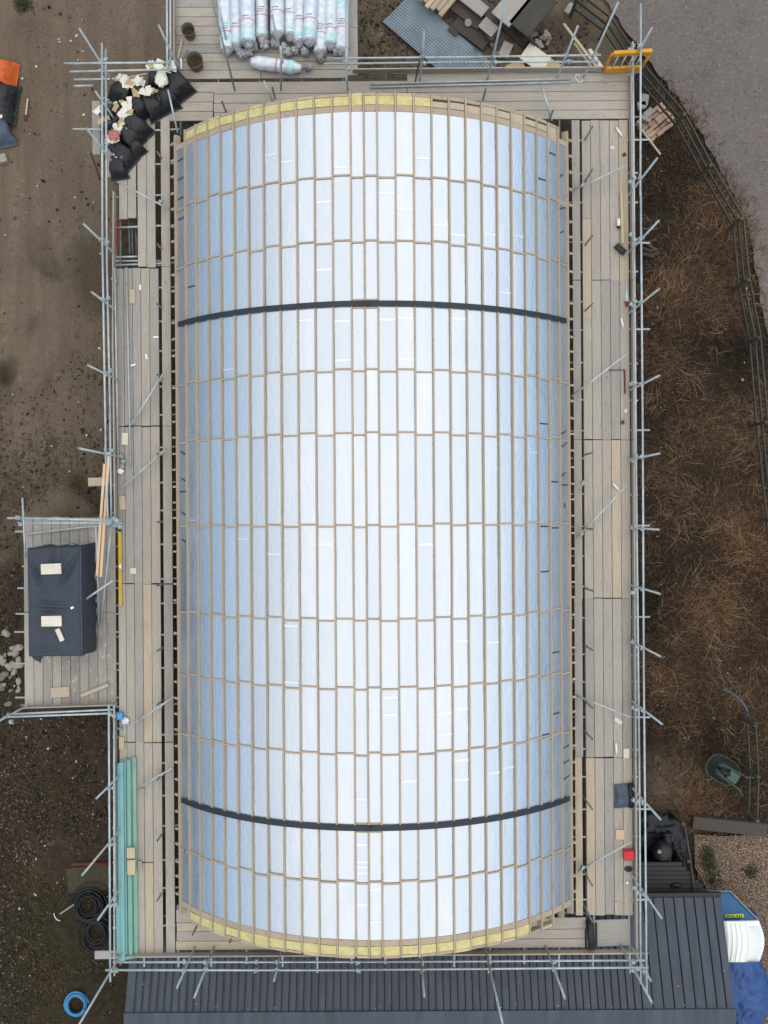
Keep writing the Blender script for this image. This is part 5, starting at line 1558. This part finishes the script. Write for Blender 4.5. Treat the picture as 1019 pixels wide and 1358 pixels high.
# ------------------------------------------------------------------ growth and stones (masses that nobody could count)
def blades(name, centres, count, length, width, height, tints, seed, label, cat='dead grass', dirfield=True, clump=0.28, patchy=False):
    r = np.random.default_rng(seed)
    n = len(centres)*count
    base = np.repeat(np.array(centres), count, 0)
    pxy = base + r.normal(0, clump, (n, 2))
    ang0 = np.repeat(r.uniform(0, 6.283, len(centres)), count)
    if dirfield:
        ang0 = 1.2*np.sin(base[:, 0]*.9+1) + 1.4*np.cos(base[:, 1]*.7) + np.repeat(r.normal(0, .5, len(centres)), count) + 0.6
    ang = ang0 + r.normal(0, .75, n)
    Ls = length*r.uniform(.35, 1.15, n)
    hs = height*r.uniform(.2, 1.2, n)
    bend = r.normal(0, .5, n)
    k = 4
    pts = []
    for i in range(k):
        t = i/(k-1)
        a = ang + bend*t
        pts.append(np.stack([pxy[:, 0]+np.cos(a)*Ls*(t-.3), pxy[:, 1]+np.sin(a)*Ls*(t-.3), 0.01 + hs*4*t*(1-t*.72)], -1))
    ws = width*r.uniform(.5, 1.3, n)
    V = []
    for i in range(k):
        t = i/(k-1)
        a = ang + bend*t
        w_ = ws*(1-.75*t)
        nn = np.stack([-np.sin(a)*w_, np.cos(a)*w_, r.normal(0, 1, n)*w_*.6], -1)
        V += [pts[i]-nn/2, pts[i]+nn/2]
    V = np.stack(V, 1).reshape(-1, 3)
    b0 = np.arange(n)*2*k
    Q = np.concatenate([np.stack([b0+2*i, b0+2*i+1, b0+2*i+3, b0+2*i+2], -1) for i in range(k-1)], 0)
    me = np_mesh(name, V, Q)
    tc = np.array([lin(*t_)[:3] for t_ in tints])
    pick = tc[r.integers(0, len(tc), n)]*r.uniform(.6, 1.25, n)[:, None]
    if patchy:
        pn = np.array([nz(c_[0]*.55+3, c_[1]*.55) for c_ in centres]); pn = np.repeat(pn, count)
        pick = pick*np.clip(1.05+1.3*pn, .42, 1.5)[:, None]*np.stack([1+.26*np.clip(pn, -.3, .6), np.ones(n), 1-.2*np.clip(pn, -.3, .6)], -1)
    col = np.concatenate([np.repeat(pick, 2*k, 0), np.ones((n*2*k, 1))], 1).astype(np.float32)
    ca = me.color_attributes.new('tint', 'FLOAT_COLOR', 'POINT')
    ca.data.foreach_set('color', col.ravel())
    o = put(name, me, (0, 0, 0), 'dead_growth')
    return tag(o, label, cat, None, 'stuff')

def scatter(n, test, x0, x1, y0, y1, seed):
    r = np.random.default_rng(seed)
    out = []
    while len(out) < n:
        a, b_ = r.uniform(x0, x1), r.uniform(y0, y1)
        if r.random() < test(a, b_):
            p = P(a, b_, 0)
            out.append((p.x, p.y))
    return out
ey = [p[1] for p in road_edge]; exs = [p[0] for p in road_edge]
def in_scrub(a, b_):
    e = np.interp(b_, ey, exs)
    if a > e-8: return 0
    if b_ > 1086: return 0
    d = 1.0
    d *= 1-.93*math.exp(-(((a-885)/34)**2+((b_-1040)/50)**2))
    if b_ < 150: d *= .3
    if a < 872: d *= .45
    p = P(a, b_, 0)
    d *= np.clip(.55+.9*nz(p.x*.45+7, p.y*.45), .12, 1)
    return d
cs = scatter(1500, in_scrub, 845, 1060, 95, 1090, 41)
blades('dead_bracken', cs, 32, .32, .013, .09, [(94, 75, 58), (80, 63, 50), (106, 85, 65), (64, 55, 46), (116, 95, 72), (86, 65, 50), (52, 48, 41), (44, 42, 37)], 42, 'matted brown dead bracken covering the bank inside the fence', 'bracken', patchy=True)
cs = scatter(900, in_scrub, 845, 1060, 95, 1090, 71)
blades('leaf_litter', cs, 26, .07, .035, .02, [(88, 66, 50), (72, 54, 42), (104, 80, 60), (60, 48, 40)], 72, 'matted brown leaf litter under the dead bracken', 'leaf litter', False, .22, True)
cs = scatter(130, in_scrub, 855, 1040, 250, 1060, 43)
blades('straw_stems', cs, 12, .60, .013, .14, [(150, 128, 98), (132, 110, 84), (116, 94, 74)], 44, 'pale straw stems arching over the dead bracken', 'straw', clump=.16)
def low_left(a, b_):
    if 30 < a and 680 < b_ < 948: return 0
    p = P(a, b_, 0)
    d = np.clip((b_-430)/400, 0, 1)*np.clip(.3+1.1*nz(p.x*.5+3, p.y*.5+9), 0.02, 1)
    if a > 150: d = 0
    if 950 < b_ < 1130: d *= .35
    return d
cs = scatter(420, low_left, -30, 155, 420, 1380, 45)
blades('rough_grass', cs, 22, .28, .010, .05, [(78, 70, 48), (66, 60, 40), (92, 80, 58), (54, 52, 36)], 46, 'sparse dull olive grass on the dark soil', 'grass')
def far_patch(a, b_):
    return .5 if (470 < a < 790 and b_ < 96) else 0
cs = scatter(110, far_patch, 470, 790, -20, 96, 47)
blades('rough_grass', cs, 16, .25, .010, .05, [(84, 76, 56), (70, 62, 44), (64, 66, 40)], 48, 'thin grass among the scrap beyond the far boards', 'grass')
cs = [(P(a, b_, 0).x, P(a, b_, 0).y) for a, b_ in [(32, 7), (30, 5), (34, 9), (29, 9), (936, 1128), (938, 1135), (941, 1150), (945, 1160), (948, 1168), (943, 1143), (996, 1154), (992, 1157), (935, 1140)]]
blades('weed_tuft', cs, 46, .22, .016, .08, [(58, 64, 44), (46, 52, 36), (70, 76, 54)], 49, 'green weed tufts at the edge of the shingle and earth', 'weeds', False, .10)

def stones(name, pts, smin, smax, tints, seed, label, zf=None):
    r = np.random.default_rng(seed)
    n = len(pts)
    oct_ = np.array([(1, 0, 0), (0, 1, 0), (-1, 0, 0), (0, -1, 0), (0, 0, 1), (0, 0, -1)], float)
    fc = np.array([(0, 1, 4), (1, 2, 4), (2, 3, 4), (3, 0, 4), (1, 0, 5), (2, 1, 5), (3, 2, 5), (0, 3, 5)])
    s = np.exp(r.uniform(math.log(smin), math.log(smax), n))
    base = oct_[None]*r.uniform(.6, 1.3, (n, 6, 1))*s[:, None, None]
    base[:, :, 0] *= r.uniform(.8, 1.9, n)[:, None]
    base[:, :, 2] *= .6
    a = r.uniform(0, 6.283, n)
    xx = base[:, :, 0]*np.cos(a)[:, None]-base[:, :, 1]*np.sin(a)[:, None]; yy = base[:, :, 0]*np.sin(a)[:, None]+base[:, :, 1]*np.cos(a)[:, None]
    V = np.stack([xx, yy, base[:, :, 2]+.02], -1)
    V[:, :, :2] += np.array(pts)[:, None]
    if zf:
        V[:, :, 2] += np.array([zf(*p_) for p_ in pts])[:, None]
    Q = (np.arange(n)[:, None, None]*6 + fc[None]).reshape(-1, 3)
    me = np_mesh(name, V.reshape(-1, 3), Q)
    tc = np.array([lin(*t_)[:3] for t_ in tints])
    col = np.concatenate([np.repeat(tc[r.integers(0, len(tc), n)]*r.uniform(.7, 1.2, n)[:, None], 6, 0), np.ones((n*6, 1))], 1).astype(np.float32)
    ca = me.color_attributes.new('tint', 'FLOAT_COLOR', 'POINT'); ca.data.foreach_set('color', col.ravel())
    return tag(put(name, me, (0, 0, 0), 'loose_stone'), label, 'stones', None, 'stuff')
def soil_l(a, b_):
    if 28 < a and 680 < b_ < 948: return 0
    p = P(a, b_, 0)
    return np.clip(.25+.9*nz(p.x*.8, p.y*.8+4), .05, 1)*(1 if 930 < b_ < 1180 else .22)*(1 if a < 155 else 0)
stones('loose_stones', scatter(2400, soil_l, -30, 158, 380, 1380, 51), .008, .035, [(108, 98, 84), (90, 80, 66), (132, 124, 110), (80, 68, 56), (100, 88, 74)], 52, 'small pale stones strewn over the dark soil')
def soil_t(a, b_):
    return .8 if (a < 222 or 470 < a < 780) else 0
stones('loose_stones', scatter(900, soil_t, -30, 790, -20, 420, 53), .006, .02, [(140, 128, 112), (84, 74, 62), (118, 106, 92), (70, 62, 52)], 54, 'small grit and stones on the dry tan earth')
def soil_any(a, b_):
    if 28 < a < 160 and 680 < b_ < 948: return 0
    if a < 150: return .05 + .95*min(1, max(0, (b_ + 130*nz(a/40, b_/60) - 480)/420))
    return .8 if (470 < a < 780 and b_ < 96) else 0
stones('soil_clods', scatter(12000, soil_any, -30, 790, -20, 1380, 61), .008, .042, [(96, 84, 70), (72, 62, 52), (112, 98, 82), (46, 40, 34), (84, 74, 62), (40, 35, 30), (58, 50, 42)], 62, 'small earth clods and lumps on the bare soil')
stones('white_debris', scatter(110, lambda a, b_: 1 if (a < 150 and not (28 < a and 680 < b_ < 948)) or (a > 862 and a < np.interp(b_, ey, exs)-10 and b_ < 1085) else 0, -10, 1040, 0, 1300, 55), .025, .05, [(210, 206, 196), (186, 180, 168)], 56, 'white flecks of plaster debris scattered on the soil')
stones('shingle_stones', scatter(2600, lambda a, b_: 1 if not (a < 945 and b_ > 1180) else 0, 925, 1045, 1106, 1380, 57), .012, .026, [(158, 134, 112), (128, 106, 90), (112, 98, 88), (176, 156, 136), (96, 80, 70)], 58, 'rounded tan shingle stones covering the yard')
stones('road_grit', scatter(2600, lambda a, b_: 1 if a > np.interp(b_, ey, exs)+2 else 0, 740, 1045, -20, 460, 59), .006, .02, [(160, 150, 144), (78, 74, 72), (132, 122, 114), (96, 88, 82)], 60, 'fine grit scattered over the worn tarmac')

rr_ = np.random.default_rng(81)
fl_pts = [(rr_.uniform(xl+.1, xr-.1), ye + (yr_-ye)*(rr_.uniform(.3, 1) if k_ % 2 else rr_.uniform(.955, .995))) for k_ in range(150)]
stones('roof_flecks', fl_pts, .006, .02, [(150, 150, 146), (112, 112, 104), (92, 88, 70), (190, 190, 186)], 82, 'pale flecks of debris caught along the metal roof ridge', lambda x_, y_: EZs + (RZs-EZs)*(y_-ye)/(yr_-ye) - .012)
